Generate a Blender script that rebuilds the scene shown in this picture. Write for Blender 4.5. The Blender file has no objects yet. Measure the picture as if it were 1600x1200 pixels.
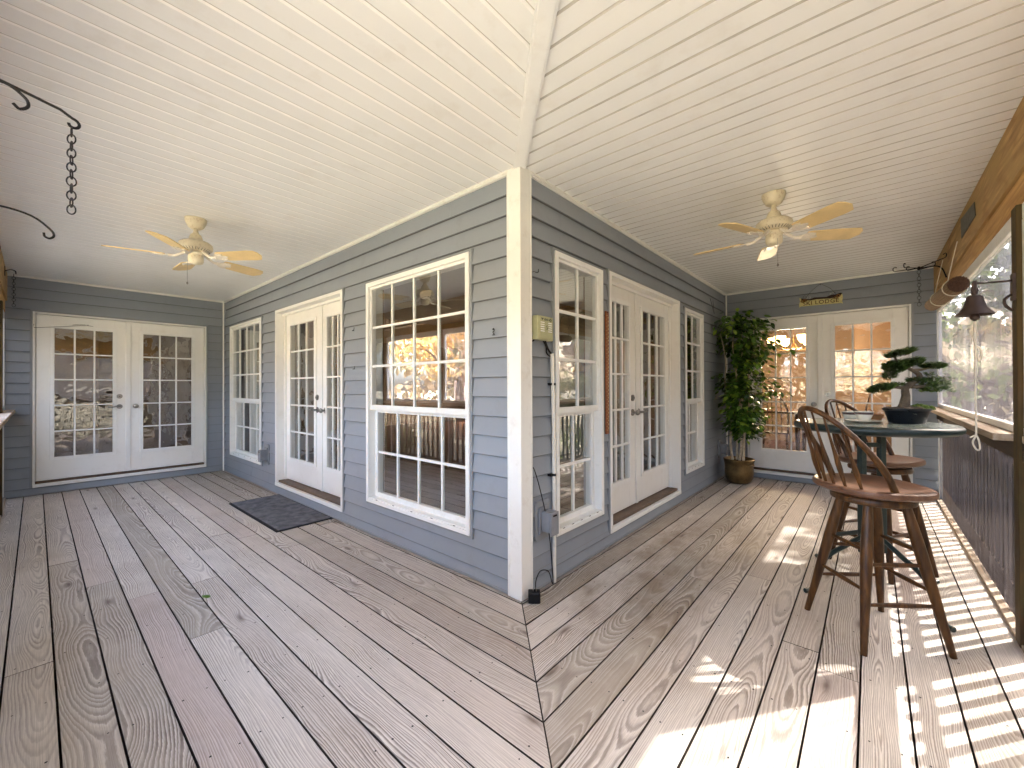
import bpy, math, random
import numpy as np
from mathutils import Vector, Matrix
random.seed(7); rng = np.random.default_rng(7)
sc = bpy.context.scene
COL = sc.collection
# ------------------------------------------------------------------ camera
cam_d = bpy.data.cameras.new('camera'); cam = bpy.data.objects.new('camera', cam_d); COL.objects.link(cam)
YAW, PITCH, ROLL = .7148, .0057, -.0038
F = Vector((-math.sin(YAW)*math.cos(PITCH), math.cos(YAW)*math.cos(PITCH), math.sin(PITCH)))
R0 = Vector((math.cos(YAW), math.sin(YAW), 0)); U0 = R0.cross(F)
Rv = R0*math.cos(ROLL)+U0*math.sin(ROLL); Uv = -R0*math.sin(ROLL)+U0*math.cos(ROLL)
cam.matrix_world = Matrix(((Rv.x, Uv.x, -F.x, 1.5983), (Rv.y, Uv.y, -F.y, -1.9171), (Rv.z, Uv.z, -F.z, 1.2768), (0, 0, 0, 1)))
cam_d.sensor_width = 36; cam_d.lens = 645.61/1600*36; cam_d.clip_start = .02; cam_d.clip_end = 500
sc.camera = cam
# ------------------------------------------------------------------ light
EL, AZ = math.radians(46.4), math.atan2(.6, .8)
SUNV = Vector((math.sin(AZ)*math.cos(EL), math.cos(AZ)*math.cos(EL), math.sin(EL)))
w = bpy.data.worlds.new('World'); sc.world = w; w.use_nodes = True
nt = w.node_tree; bg = nt.nodes['Background']
sky = nt.nodes.new('ShaderNodeTexSky'); sky.sky_type = 'NISHITA'; sky.sun_disc = False
sky.sun_elevation = EL; sky.sun_rotation = AZ; sky.air_density = .8; sky.dust_density = 5.0; sky.ozone_density = .4
nt.links.new(sky.outputs[0], bg.inputs[0]); bg.inputs[1].default_value = .15
sd = bpy.data.lights.new('sun', 'SUN'); sd.energy = 2.4; sd.angle = math.radians(.55); sd.color = (1, .975, .93)
so = bpy.data.objects.new('sun', sd); COL.objects.link(so); so.rotation_euler = (-SUNV).to_track_quat('-Z', 'Y').to_euler(); so.location = (6, 8, 12)
sc.view_settings.view_transform = 'Standard'; sc.view_settings.look = 'None'; sc.view_settings.gamma = 1
sc.view_settings.exposure = 5.0
sc.view_settings.use_white_balance = True; sc.view_settings.white_balance_temperature = 6800; sc.view_settings.white_balance_tint = 8
sc.cycles.use_denoising = True
sc.cycles.max_bounces = 14; sc.cycles.diffuse_bounces = 8; sc.cycles.glossy_bounces = 5; sc.cycles.transmission_bounces = 8
sc.cycles.transparent_max_bounces = 16; sc.cycles.caustics_reflective = False; sc.cycles.caustics_refractive = False
sc.cycles.sample_clamp_indirect = 6

L, M, H = 5.929, 4.639, 2.6
# ------------------------------------------------------------------ materials
MATS = {}
class NT:
    def __init__(s, name):
        s.m = bpy.data.materials.new(name); s.m.use_nodes = True; s.t = s.m.node_tree
        s.b = s.t.nodes['Principled BSDF']; s.o = s.t.nodes['Material Output']
    def n(s, ty, **kw):
        x = s.t.nodes.new(ty)
        for k, v in kw.items():
            if k.startswith('i_'):
                key = k[2:]; key = int(key) if key.isdigit() else key
                s.set(x.inputs[key], v)
            else: setattr(x, k, v)
        return x
    def set(s, sock, v):
        if isinstance(v, bpy.types.NodeSocket): s.t.links.new(v, sock)
        elif isinstance(v, bpy.types.Node): s.t.links.new(v.outputs[0], sock)
        else:
            if isinstance(v, tuple) and len(v) == 3 and sock.type == 'RGBA': v = v+(1,)
            sock.default_value = v
    def math(s, op, a, b=None, c=None, clamp=False):
        x = s.t.nodes.new('ShaderNodeMath'); x.operation = op; x.use_clamp = clamp
        s.set(x.inputs[0], a)
        if b is not None: s.set(x.inputs[1], b)
        if c is not None: s.set(x.inputs[2], c)
        return x.outputs[0]
    def mix(s, f, a, b, blend='MIX'):
        x = s.t.nodes.new('ShaderNodeMix'); x.data_type = 'RGBA'; x.blend_type = blend
        s.set(x.inputs[0], f); s.set(x.inputs[6], a); s.set(x.inputs[7], b); return x.outputs[2]
    def ramp(s, f, pts):
        x = s.t.nodes.new('ShaderNodeValToRGB'); e = x.color_ramp.elements
        while len(e) < len(pts): e.new(.5)
        for i, (p, c) in enumerate(pts):
            e[i].position = p; e[i].color = (c, c, c, 1) if not isinstance(c, tuple) else c+(1,)
        s.set(x.inputs[0], f); return x.outputs[0]
    def noise(s, vec, scale, detail=3, rough=.55, dist=0):
        x = s.t.nodes.new('ShaderNodeTexNoise'); s.set(x.inputs['Vector'], vec)
        x.inputs['Scale'].default_value = scale; x.inputs['Detail'].default_value = detail
        x.inputs['Roughness'].default_value = rough; x.inputs['Distortion'].default_value = dist
        return x.outputs[0]
    def obj(s):
        return s.n('ShaderNodeTexCoord').outputs['Object']
    def pos(s):
        return s.n('ShaderNodeNewGeometry').outputs['Position']
    def scaled(s, vec, sx, sy, sz):
        x = s.t.nodes.new('ShaderNodeVectorMath'); x.operation = 'MULTIPLY'; s.set(x.inputs[0], vec); x.inputs[1].default_value = (sx, sy, sz); return x.outputs[0]
    def bump(s, h, strength=.3, dist=.002):
        x = s.t.nodes.new('ShaderNodeBump'); x.inputs['Strength'].default_value = strength; x.inputs['Distance'].default_value = dist
        s.set(x.inputs['Height'], h); s.t.links.new(x.outputs[0], s.b.inputs['Normal']); return x.outputs[0]

def simple(name, col, rough=.5, spec=.5, var=.12, vscale=6, bump=0, bscale=60, metal=0, dirt=None, dirtamt=.3, trans=0, coat=0):
    q = NT(name); P_ = q.pos()
    n1 = q.noise(P_, vscale, 4)
    c0 = tuple(max(0, x*(1-var)) for x in col); c1 = tuple(min(1, x*(1+var)) for x in col)
    c = q.mix(q.ramp(n1, [(.3, 0.), (.7, 1.)]), c0, c1)
    if dirt:
        n2 = q.noise(P_, vscale*5, 5, .65)
        c = q.mix(q.math('MULTIPLY', q.ramp(n2, [(.55, 0.), (.72, 1.)]), dirtamt), c, dirt)
    q.set(q.b.inputs['Base Color'], c)
    rn = q.noise(P_, vscale*3, 3)
    q.set(q.b.inputs['Roughness'], q.math('MULTIPLY_ADD', rn, .2, rough-.1))
    q.b.inputs['Specular IOR Level'].default_value = spec; q.b.inputs['Metallic'].default_value = metal
    if coat: q.b.inputs['Coat Weight'].default_value = coat; q.b.inputs['Coat Roughness'].default_value = .15
    if bump: q.bump(q.noise(P_, bscale, 4), bump, .003)
    MATS[name] = q.m; return q.m

def deck_mat():
    q = NT('deck_wood')
    uv = q.n('ShaderNodeUVMap', uv_map='UVMap'); sep = q.n('ShaderNodeSeparateXYZ', i_0=uv.outputs[0]); u, v = sep.outputs[0], sep.outputs[1]
    at = q.n('ShaderNodeAttribute', attribute_name='rnd'); sr = q.n('ShaderNodeSeparateColor', i_0=at.outputs['Color'])
    r, g, b = sr.outputs[0], sr.outputs[1], sr.outputs[2]
    def comb(x, y, z):
        return q.n('ShaderNodeCombineXYZ', i_0=x, i_1=y, i_2=z).outputs[0]
    ro = q.math('MULTIPLY', r, 37.); go = q.math('MULTIPLY', g, 53.)
    nu = q.noise(comb(q.math('MULTIPLY_ADD', u, .62, ro), go, 0.), 1., 2, .5)
    nuv = q.noise(comb(q.math('MULTIPLY_ADD', u, 1.5, go), q.math('MULTIPLY', v, 2.5), ro), 1., 2, .5)
    nf = q.noise(comb(q.math('MULTIPLY_ADD', u, 5., go), q.math('MULTIPLY', v, 30.), ro), 1., 2, .5)
    d = q.math('ADD', q.math('MULTIPLY_ADD', nu, .36, -.18), q.math('MULTIPLY_ADD', g, .10, -.01))
    vv = q.math('ADD', v, q.math('MULTIPLY_ADD', b, .26, -.13))
    vv = q.math('ADD', vv, q.math('MULTIPLY_ADD', nuv, .075, -.0375))
    dist = q.math('SQRT', q.math('ADD', q.math('MULTIPLY', vv, vv), q.math('MULTIPLY', d, d)))
    dist = q.math('ADD', dist, q.math('MULTIPLY', nuv, .02))
    dist = q.math('ADD', dist, q.math('MULTIPLY', nf, .0045))
    # knots push the rings aside
    vor = q.n('ShaderNodeTexVoronoi', voronoi_dimensions='2D'); vor.inputs['Scale'].default_value = 1.
    q.set(vor.inputs['Vector'], comb(q.math('MULTIPLY_ADD', u, 1.7, ro), q.math('MULTIPLY_ADD', v, 6.5, go), 0.))
    kd = vor.outputs['Distance']
    vsel = q.n('ShaderNodeSeparateColor', i_0=vor.outputs['Color'])
    knot = q.math('POWER', 2.718, q.math('MULTIPLY', q.math('MULTIPLY', kd, kd), -38.))
    knot = q.math('MULTIPLY', knot, q.math('GREATER_THAN', vsel.outputs[0], .88))
    dist = q.math('MULTIPLY_ADD', knot, .024, dist)
    wob = q.noise(comb(q.math('MULTIPLY', dist, 38.), ro, go), 1., 1, .5)
    ph = q.math('ADD', q.math('DIVIDE', dist, q.math('MULTIPLY_ADD', r, .004, .0062)), q.math('MULTIPLY', wob, 3.))
    rag = q.noise(comb(q.math('MULTIPLY_ADD', u, 26., ro), q.math('MULTIPLY', v, 190.), go), 1., 2, .6)
    ph = q.math('MULTIPLY_ADD', rag, .42, ph)
    fr = q.math('FRACT', ph)
    late = q.ramp(fr, [(0., .8), (.10, .0), (.45, .0), (.82, 1.), (1., .8)]); pale = q.ramp(fr, [(.04, 0.), (.16, 1.), (.34, 0.)])
    contrast = q.ramp(q.noise(comb(q.math('MULTIPLY_ADD', u, .8, go), q.math('MULTIPLY', v, 3.), ro), 1.4, 2), [(.32, .25), (.62, 1.)])
    contrast = q.math('MULTIPLY', contrast, q.math('MULTIPLY_ADD', b, .40, .62))
    fib = q.noise(comb(q.math('MULTIPLY_ADD', u, 5., ro), q.math('MULTIPLY', v, 420.), 0.), 1., 3, .6)
    base = q.mix(r, (.78, .71, .625), (.62, .55, .475))
    base = q.mix(q.ramp(g, [(.72, 0.), (.9, .75)]), base, (.37, .325, .26))
    base = q.mix(q.ramp(b, [(.0, .7), (.22, 0.)]), base, (.50, .39, .35))
    base = q.mix(q.math('MULTIPLY', q.math('MULTIPLY', pale, contrast), .75), base, (.80, .74, .68))
    base = q.mix(q.math('MULTIPLY', q.math('MULTIPLY', late, contrast), .90), base, (.125, .083, .065))
    base = q.mix(q.math('POWER', q.math('MULTIPLY', knot, .95), 3.), base, (.10, .06, .04))
    base = q.mix(q.ramp(fib, [(.3, .45), (.6, 0.)]), base, (.20, .16, .135))
    ps = q.pos()
    # weather stains, broad and blotchy, brown along the house and by the mat
    st = q.ramp(q.noise(ps, 1.7, 5, .6), [(.52, 0.), (.76, .42)])
    base = q.mix(st, base, (.33, .25, .175))
    sx = q.n('ShaderNodeSeparateXYZ', i_0=ps)
    band = q.math('MULTIPLY', q.ramp(q.math('DIVIDE', sx.outputs[0], 2.), [(.02, 0.), (.10, 1.), (.36, 1.), (.52, 0.)]), q.ramp(q.math('DIVIDE', sx.outputs[1], 4.), [(.0, 0.), (.04, 1.), (.45, 1.), (.7, 0.)]))
    wet = q.math('MULTIPLY', band, q.ramp(q.noise(q.scaled(ps, 1.6, .8, 1.), 2.6, 5, .62), [(.40, 0.), (.62, .62)]))
    base = q.mix(wet, base, (.20, .135, .08))
    st2 = q.ramp(q.noise(ps, 5.5, 4, .6), [(.5, 0.), (.75, .3)])
    base = q.mix(st2, base, (.58, .51, .46))
    q.set(q.b.inputs['Base Color'], base)
    q.set(q.b.inputs['Roughness'], q.math('MULTIPLY_ADD', late, -.12, .68)); q.b.inputs['Specular IOR Level'].default_value = .35
    hgt = q.math('ADD', q.math('MULTIPLY', q.math('MULTIPLY', late, contrast), 1.), q.math('MULTIPLY', fib, .5))
    q.bump(hgt, .35, .0012)
    MATS['deck_wood'] = q.m

def wood_mat(name, c_lo, c_hi, rough=.5, axis=2, scale=1., contrast=1., coat=0, green=None):
    """grain stretched along one object axis"""
    q = NT(name); P_ = q.obj()
    s = [38*scale]*3; s[axis] = 2.2*scale
    v = q.scaled(P_, *s)
    n = q.noise(v, 1., 4, .6, .6)
    s2 = [9*scale]*3; s2[axis] = .9*scale
    n2 = q.noise(q.scaled(P_, *s2), 1., 2, .5, .4)
    fr = q.math('FRACT', q.math('MULTIPLY', n2, 9.))
    line = q.ramp(fr, [(0., .6), (.2, 0.), (.6, .1), (.9, 1.), (1., .6)])
    c = q.mix(q.ramp(n, [(.3, 0.), (.7, 1.)]), c_lo, c_hi)
    c = q.mix(q.math('MULTIPLY', line, .55*contrast), c, c_lo)
    if green:
        c = q.mix(q.ramp(q.noise(P_, 3., 3), [(.42, 0.), (.62, .8)]), c, green)
    q.set(q.b.inputs['Base Color'], c); q.set(q.b.inputs['Roughness'], q.math('MULTIPLY_ADD', n, .25, rough-.12)); q.b.inputs['Specular IOR Level'].default_value = .28
    if coat: q.b.inputs['Coat Weight'].default_value = coat; q.b.inputs['Coat Roughness'].default_value = .2
    q.bump(n, .25, .0015)
    MATS[name] = q.m

def glass_mat(name, tint=(.93, .95, .94), base=.085, wav=.0, wscale=3.):
    q = NT(name); q.t.nodes.remove(q.b)
    geo = q.n('ShaderNodeNewGeometry')
    dot = q.n('ShaderNodeVectorMath', operation='DOT_PRODUCT', i_0=geo.outputs['Incoming'], i_1=geo.outputs['Normal'])
    c = q.math('ABSOLUTE', dot.outputs['Value']); f = q.math('POWER', q.math('SUBTRACT', 1., c), 4.6)
    f = q.math('MULTIPLY_ADD', f, .9, base, clamp=True)
    tr = q.n('ShaderNodeBsdfTransparent', i_0=tint); gl = q.n('ShaderNodeBsdfGlossy'); gl.inputs['Roughness'].default_value = .0
    gl.inputs['Color'].default_value = (1, 1, 1, 1)
    if wav:
        bp = q.n('ShaderNodeBump'); bp.inputs['Strength'].default_value = wav; bp.inputs['Distance'].default_value = .01
        q.set(bp.inputs['Height'], q.noise(geo.outputs['Position'], wscale, 2, .5)); q.t.links.new(bp.outputs[0], gl.inputs['Normal'])
    mx = q.n('ShaderNodeMixShader', i_0=f); q.t.links.new(tr.outputs[0], mx.inputs[1]); q.t.links.new(gl.outputs[0], mx.inputs[2])
    q.t.links.new(mx.outputs[0], q.o.inputs['Surface']); MATS[name] = q.m

def vinyl_mat(name, clear, col, crease=1.):
    """dusty mesh-backed porch vinyl: partly see-through, partly scattering, creased"""
    q = NT(name); q.t.nodes.remove(q.b); P_ = q.pos()
    v = q.scaled(P_, 7., 7., .7); n = q.noise(v, 1.6, 5, .62, .8)
    mask = q.ramp(n, [(.36, 0.), (.52, .35), (.66, 1.)])
    tr = q.n('ShaderNodeBsdfTransparent', i_0=(.93, .93, .96)); df = q.n('ShaderNodeBsdfDiffuse', i_0=col); tl = q.n('ShaderNodeBsdfTranslucent', i_0=tuple(min(1, x*1.2) for x in col))
    gl = q.n('ShaderNodeBsdfGlossy'); gl.inputs['Roughness'].default_value = .14; gl.inputs['Color'].default_value = (.9, .9, 1, 1)
    bp = q.n('ShaderNodeBump'); bp.inputs['Strength'].default_value = .5*crease; bp.inputs['Distance'].default_value = .02
    q.set(bp.inputs['Height'], n); q.t.links.new(bp.outputs[0], gl.inputs['Normal'])
    def mx(f, a, b):
        x = q.n('ShaderNodeMixShader', i_0=f); q.t.links.new(a.outputs[0], x.inputs[1]); q.t.links.new(b.outputs[0], x.inputs[2]); return x
    sc_ = mx(.62, df, tl); body = mx(q.math('MULTIPLY_ADD', mask, .10, .08), sc_, gl)
    out = mx(q.math('MULTIPLY', q.math('MULTIPLY_ADD', mask, -.55, 1.12), clear), body, tr)
    q.t.links.new(out.outputs[0], q.o.inputs['Surface']); MATS[name] = q.m

def leaf_mat(name, c1, c2, c3=None, rough=.38, trans=.35, scale=3.):
    q = NT(name); at = q.n('ShaderNodeAttribute', attribute_name='rnd'); sr = q.n('ShaderNodeSeparateColor', i_0=at.outputs['Color'])
    c = q.mix(sr.outputs[0], c1, c2)
    if c3: c = q.mix(q.ramp(sr.outputs[1], [(.8, 0.), (.86, 1.)]), c, c3)
    q.set(q.b.inputs['Base Color'], c); q.b.inputs['Roughness'].default_value = rough
    tl = q.n('ShaderNodeBsdfTranslucent', i_0=c); mx = q.n('ShaderNodeMixShader', i_0=trans)
    q.t.links.new(q.b.outputs[0], mx.inputs[1]); q.t.links.new(tl.outputs[0], mx.inputs[2]); q.t.links.new(mx.outputs[0], q.o.inputs['Surface'])
    MATS[name] = q.m

def emit_mat(name, col, st, base=(.8, .6, .3)):
    q = NT(name); q.b.inputs['Base Color'].default_value = base+(1,); q.b.inputs['Emission Color'].default_value = col+(1,); q.b.inputs['Emission Strength'].default_value = st
    MATS[name] = q.m

deck_mat()
simple('siding', (.26, .285, .315), .55, .35, .05, 1.3, .12, 220, dirt=(.17, .175, .18), dirtamt=.2)
simple('lap_shadow_tone', (.15, .15, .15), .8, .1, .1, 9)  # dark tone painted inside the laps for their shadow line
simple('bead_highlight', (.95, .94, .92), .35, .5, .01, 3)  # whiter than the ceiling, paints in the lit edge of each groove
simple('groove_shade', (.52, .50, .46), .7, .2, .2, 3)  # darker tone painted along the ceiling grooves as their shade line
simple('gap_shade', (.045, .035, .028), .95, .05, .2, 9)  # board sides coloured dark so the gaps read as shade
simple('siding_edge_shade', (.13, .137, .15), .6, .2, .1, 9)  # lower lip of each course painted dark as a thin shade line
simple('siding_trim', (.25, .265, .28), .5, .35, .06, 3)
simple('white_trim', (.80, .79, .74), .42, .4, .03, 3, .05, 90, dirt=(.55, .50, .42), dirtamt=.3)
simple('white_frame', (.83, .83, .80), .35, .45, .02, 4, .03, 60, dirt=(.55, .52, .46), dirtamt=.22)
simple('door_paint', (.82, .81, .77), .34, .45, .03, 2, .06, 120, dirt=(.62, .58, .5), dirtamt=.2)
simple('vinyl_ceiling', (.845, .85, .835), .38, .4, .035, 1.1, .04, 80, dirt=(.6, .54, .45), dirtamt=.2)
simple('house_wrap', (.30, .19, .11), .7, .3, .05, 2)
simple('room_paint', (.21, .145, .10), .65, .3, .04, 1)
simple('room_pale', (.34, .33, .26), .65, .3, .04, 1)
simple('room_ceiling', (.36, .25, .17), .7, .3, .03, 1)
simple('threshold', (.12, .075, .05), .5, .4, .25, 12, .2)
simple('brushed_metal', (.30, .29, .275), .3, .5, .1, 30, metal=1)
simple('dark_metal', (.008, .007, .008), .55, .22, .3, 30, .2, 120)
simple('fan_enamel', (.70, .63, .46), .38, .5, .06, 12, .08, 120, dirt=(.34, .20, .08), dirtamt=.75)
simple('fan_blade', (.73, .55, .27), .42, .4, .1, 9, .05, 90, dirt=(.6, .4, .16), dirtamt=.35)
simple('fan_iron', (.74, .68, .58), .35, .5, .08, 30, dirt=(.3, .18, .08), dirtamt=.6)
simple('box_olive', (.42, .42, .25), .5, .4, .08, 20, dirt=(.22, .2, .1), dirtamt=.3)
simple('box_dark', (.06, .07, .05), .5, .4, .1, 20)
simple('pvc', (.77, .73, .64), .4, .4, .05, 6, dirt=(.5, .45, .35), dirtamt=.35)
simple('grey_plastic', (.23, .235, .25), .45, .4, .1, 14, .1, 140)
simple('black_plastic', (.006, .006, .007), .45, .25, .2, 20)
simple('mat_fibre', (.16, .16, .172), .9, .1, .35, 14, .8, 260)
simple('mat_edge', (.010, .010, .012), .7, .2, .1, 14)
simple('brass_pot', (.20, .135, .06), .34, .5, .35, 9, .15, 60, metal=.75, dirt=(.06, .045, .03), dirtamt=.7)
simple('soil', (.06, .042, .03), .95, .1, .4, 40, 1., 90)
simple('ficus_bark', (.50, .42, .31), .75, .2, .25, 25, .5, 90, dirt=(.2, .15, .1), dirtamt=.6)
simple('bonsai_bark', (.12, .095, .07), .85, .2, .4, 30, 1., 120)
simple('bonsai_pot', (.005, .007, .011), .3, .3, .2, 12)
simple('moss', (.10, .15, .035), .9, .1, .5, 60, 1., 160)
simple('table_green', (.009, .024, .024), .35, .5, .15, 12, .05, 120, dirt=(.06, .09, .08), dirtamt=.3)
simple('table_top_glare', (.20, .24, .215), .22, .5, .15, 9, .05, 120, dirt=(.3, .32, .28), dirtamt=.5)  # paler than the green rim, glare on the top put into the colour
simple('ceramic', (.74, .72, .64), .25, .5, .04, 12)
simple('ceramic_band', (.10, .065, .07), .3, .5, .2, 60)
simple('terracotta', (.40, .20, .10), .8, .2, .15, 20)
simple('sign_board', (.60, .54, .24), .6, .3, .16, 30, .2, 90)
simple('sign_ink', (.10, .05, .02), .7, .3, .2, 30)
simple('sign_cone', (.28, .12, .025), .6, .3, .4, 60)
simple('sign_white', (.8, .78, .72), .6, .3, .05, 30)
simple('sign_dark', (.035, .02, .015), .7, .3, .2, 30)
simple('bell_iron', (.045, .027, .022), .5, .45, .2, 20, .25, 120, metal=.3)
simple('rope', (.62, .57, .47), .9, .1, .1, 60, .6, 300)
simple('bamboo', (.19, .115, .06), .75, .12, .25, 20, .2, 80, dirt=(.07, .04, .02), dirtamt=.6)
simple('bamboo_end', (.07, .035, .022), .7, .3, .4, 90, 1., 200)
simple('white_board', (.80, .79, .76), .4, .4, .04, 5, dirt=(.5, .47, .4), dirtamt=.35)
simple('nail', (.015, .012, .01), .6, .4, .2, 30)
simple('plate_metal', (.10, .10, .075), .5, .4, .35, 22, .2, 60, metal=.4)
simple('curtain', (.55, .56, .55), .85, .1, .06, 5)
simple('dark_wood', (.05, .022, .012), .35, .4, .3, 9)
simple('ground_litter', (.32, .295, .22), .95, .1, .4, 1.3, 1., 12)
simple('tree_bark', (.17, .13, .11), .9, .1, .4, 6, 1., 22)
simple('pale_bark', (.60, .48, .45), .85, .1, .3, 5, 1., 22)
wood_mat('room_floor', (.05, .022, .013), (.10, .045, .026), .3, 0, 1., .7)
wood_mat('stool_wood', (.028, .011, .004), (.14, .058, .014), .42, 2, 1., .8, .08)
wood_mat('seat_wood', (.10, .045, .026), (.21, .11, .065), .40, 1, 1., .8, .08)
wood_mat('treated_y', (.28, .15, .05), (.70, .45, .20), .7, 1, .6, 1.2, green=(.42, .28, .11))
wood_mat('treated_x', (.28, .15, .05), (.70, .45, .20), .7, 0, .6, 1.2, green=(.42, .28, .11))
wood_mat('orange_y', (.38, .19, .05), (.74, .46, .18), .6, 1, .6, .8)
wood_mat('orange_x', (.42, .22, .06), (.60, .36, .13), .6, 0, .6, .8)
wood_mat('post_wood', (.035, .020, .009), (.14, .085, .035), .8, 2, .6, 1.4, green=(.075, .058, .02))
wood_mat('cap_y', (.28, .20, .13), (.52, .44, .36), .7, 1, .7, 1.)
wood_mat('cap_x', (.28, .20, .13), (.52, .44, .36), .7, 0, .7, 1.)
wood_mat('apron_wood', (.045, .032, .024), (.10, .07, .05), .8, 1, .7, 1.)
wood_mat('baluster_wood', (.05, .04, .03), (.12, .10, .08), .75, 2, .7, .8)
wood_mat('stick_wood', (.19, .055, .022), (.34, .12, .05), .45, 2, 1.2, .8)
glass_mat('window_glass', (.84, .88, .87), .27, .10, 2.2)
glass_mat('door_glass', (.84, .87, .86), .19, .5, 4.)
vinyl_mat('screen_vinyl', .115, (.022, .022, .028)); vinyl_mat('skirt_vinyl', .16, (.006, .0055, .007), 1.2); vinyl_mat('clear_vinyl', .88, (.3, .3, .32), .5)
leaf_mat('ficus_leaf', (.018, .06, .008), (.11, .23, .03), (.28, .42, .06), .3, .25)
leaf_mat('bonsai_needle', (.028, .068, .016), (.085, .155, .03), (.14, .22, .05), .5, .15)
leaf_mat('leaf_gold', (.55, .34, .12), (.72, .55, .26), (.5, .2, .10), .6, .45)
leaf_mat('leaf_green', (.10, .15, .04), (.24, .30, .10), (.45, .42, .15), .6, .45)
leaf_mat('leaf_dull', (.36, .27, .20), (.22, .22, .12), (.5, .38, .26), .7, .4)
emit_mat('lit_shade', (1., .50, .17), 1.1)
simple('amber_shade', (.5, .36, .12), .4, .4, .2, 20)

# ------------------------------------------------------------------ mesh helpers
class MB:
    def __init__(s): s.v = []; s.f = []; s.m = []; s.uv = None; s.T = None
    def add(s, vs, fs, mi=0):
        o = len(s.v)
        if s.T is not None: vs = [tuple(s.T @ Vector(p)) for p in vs]
        s.v += [tuple(p) for p in vs]; s.f += [tuple(i+o for i in f) for f in fs]; s.m += [mi]*len(fs)
    def box(s, x0, x1, y0, y1, z0, z1, mi=0):
        if x0 > x1: x0, x1 = x1, x0
        if y0 > y1: y0, y1 = y1, y0
        if z0 > z1: z0, z1 = z1, z0
        s.add([(x0, y0, z0), (x1, y0, z0), (x1, y1, z0), (x0, y1, z0), (x0, y0, z1), (x1, y0, z1), (x1, y1, z1), (x0, y1, z1)],
              [(0, 3, 2, 1), (4, 5, 6, 7), (0, 1, 5, 4), (1, 2, 6, 5), (2, 3, 7, 6), (3, 0, 4, 7)], mi)
    def tube(s, pts, rad, n=8, mi=0, cap=True, close=False):
        pts = [Vector(p) for p in pts]; k = len(pts); rad = rad if hasattr(rad, '__len__') else [rad]*k
        vs = []; prev = None
        for i, p in enumerate(pts):
            if close: t = pts[(i+1) % k]-pts[i-1]
            else: t = pts[min(i+1, k-1)]-pts[max(i-1, 0)]
            t.normalize()
            if prev is None: a = t.orthogonal().normalized()
            else:
                a = prev-t*prev.dot(t)
                a = a.normalized() if a.length > 1e-6 else t.orthogonal().normalized()
            prev = a; b = t.cross(a)
            for j in range(n):
                an = 2*math.pi*j/n; vs.append(p+(a*math.cos(an)+b*math.sin(an))*rad[i])
        fs = []
        for i in range(k if close else k-1):
            i2 = (i+1) % k
            for j in range(n): fs.append((i*n+j, i*n+(j+1) % n, i2*n+(j+1) % n, i2*n+j))
        if cap and not close: fs.append(tuple(range(n))[::-1]); fs.append(tuple((k-1)*n+j for j in range(n)))
        s.add(vs, fs, mi)
    def lathe(s, prof, c=(0, 0, 0), n=32, mi=0, sx=1, sy=1):
        vs = []; fs = []; k = len(prof)
        for (r, z) in prof:
            for j in range(n):
                a = 2*math.pi*j/n; vs.append((c[0]+r*sx*math.cos(a), c[1]+r*sy*math.sin(a), c[2]+z))
        for i in range(k-1):
            for j in range(n): fs.append((i*n+j, i*n+(j+1) % n, (i+1)*n+(j+1) % n, (i+1)*n+j))
        if prof[0][0] > 1e-4: fs.append(tuple(range(n))[::-1])
        if prof[-1][0] > 1e-4: fs.append(tuple((k-1)*n+j for j in range(n)))
        s.add(vs, fs, mi)
    def prism(s, poly, z0, z1, mi=0):
        n = len(poly); s.add([(x, y, z0) for x, y in poly]+[(x, y, z1) for x, y in poly],
            [tuple(range(n))[::-1], tuple(range(n, 2*n))]+[(i, (i+1) % n, (i+1) % n+n, i+n) for i in range(n)], mi)
    def torus(s, c, R, r, ax, ay, n=14, m=6, mi=0, sx=1., sy=1.):
        ax = Vector(ax); ay = Vector(ay); c = Vector(c)
        s.tube([c+ax*math.cos(2*math.pi*i/n)*R*sx+ay*math.sin(2*math.pi*i/n)*R*sy for i in range(n)], r, m, mi, close=True)

def build(name, mb, mats, parent=None, smooth=False, bevel=0, rnd=None, label=None, kind=None):
    me = bpy.data.meshes.new(name); me.from_pydata(mb.v, [], mb.f)
    for m in (mats if isinstance(mats, (list, tuple)) else [mats]): me.materials.append(MATS[m])
    if any(mb.m): me.polygons.foreach_set('material_index', mb.m)
    me.validate(); me.update()
    o = bpy.data.objects.new(name, me); COL.objects.link(o)
    if parent: o.parent = parent
    if smooth:
        me.polygons.foreach_set('use_smooth', [True]*len(me.polygons))
        try: me.set_sharp_from_angle(angle=math.radians(38))
        except Exception: pass
    if bevel:
        b = o.modifiers.new('b', 'BEVEL'); b.width = bevel; b.segments = 2; b.limit_method = 'ANGLE'; b.angle_limit = math.radians(40); b.harden_normals = False
    if label: o['label'] = label
    if kind: o['kind'] = kind
    return o
def setrnd(o, per_face):
    me = o.data; a = me.color_attributes.new('rnd', 'FLOAT_COLOR', 'CORNER'); tot = np.zeros(len(me.polygons), int); me.polygons.foreach_get('loop_total', tot)
    c = np.repeat(np.asarray(per_face, float), tot, axis=0); c = np.hstack([c, np.ones((len(c), 1))]); a.data.foreach_set('color', c.ravel())
def thing(name, label, cat, loc=(0, 0, 0), rz=0, group=None):
    o = bpy.data.objects.new(name, None); COL.objects.link(o); o.location = loc; o.rotation_euler = (0, 0, rz)
    o.empty_display_size = .1; o['label'] = label; o['category'] = cat
    if group: o['group'] = group
    return o
def tag(o, label, cat, group=None):
    o['label'] = label; o['category'] = cat
    if group: o['group'] = group
    return o
def struct(o, label=None):
    o['kind'] = 'structure'
    if label: o['label'] = label
    return o
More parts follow.
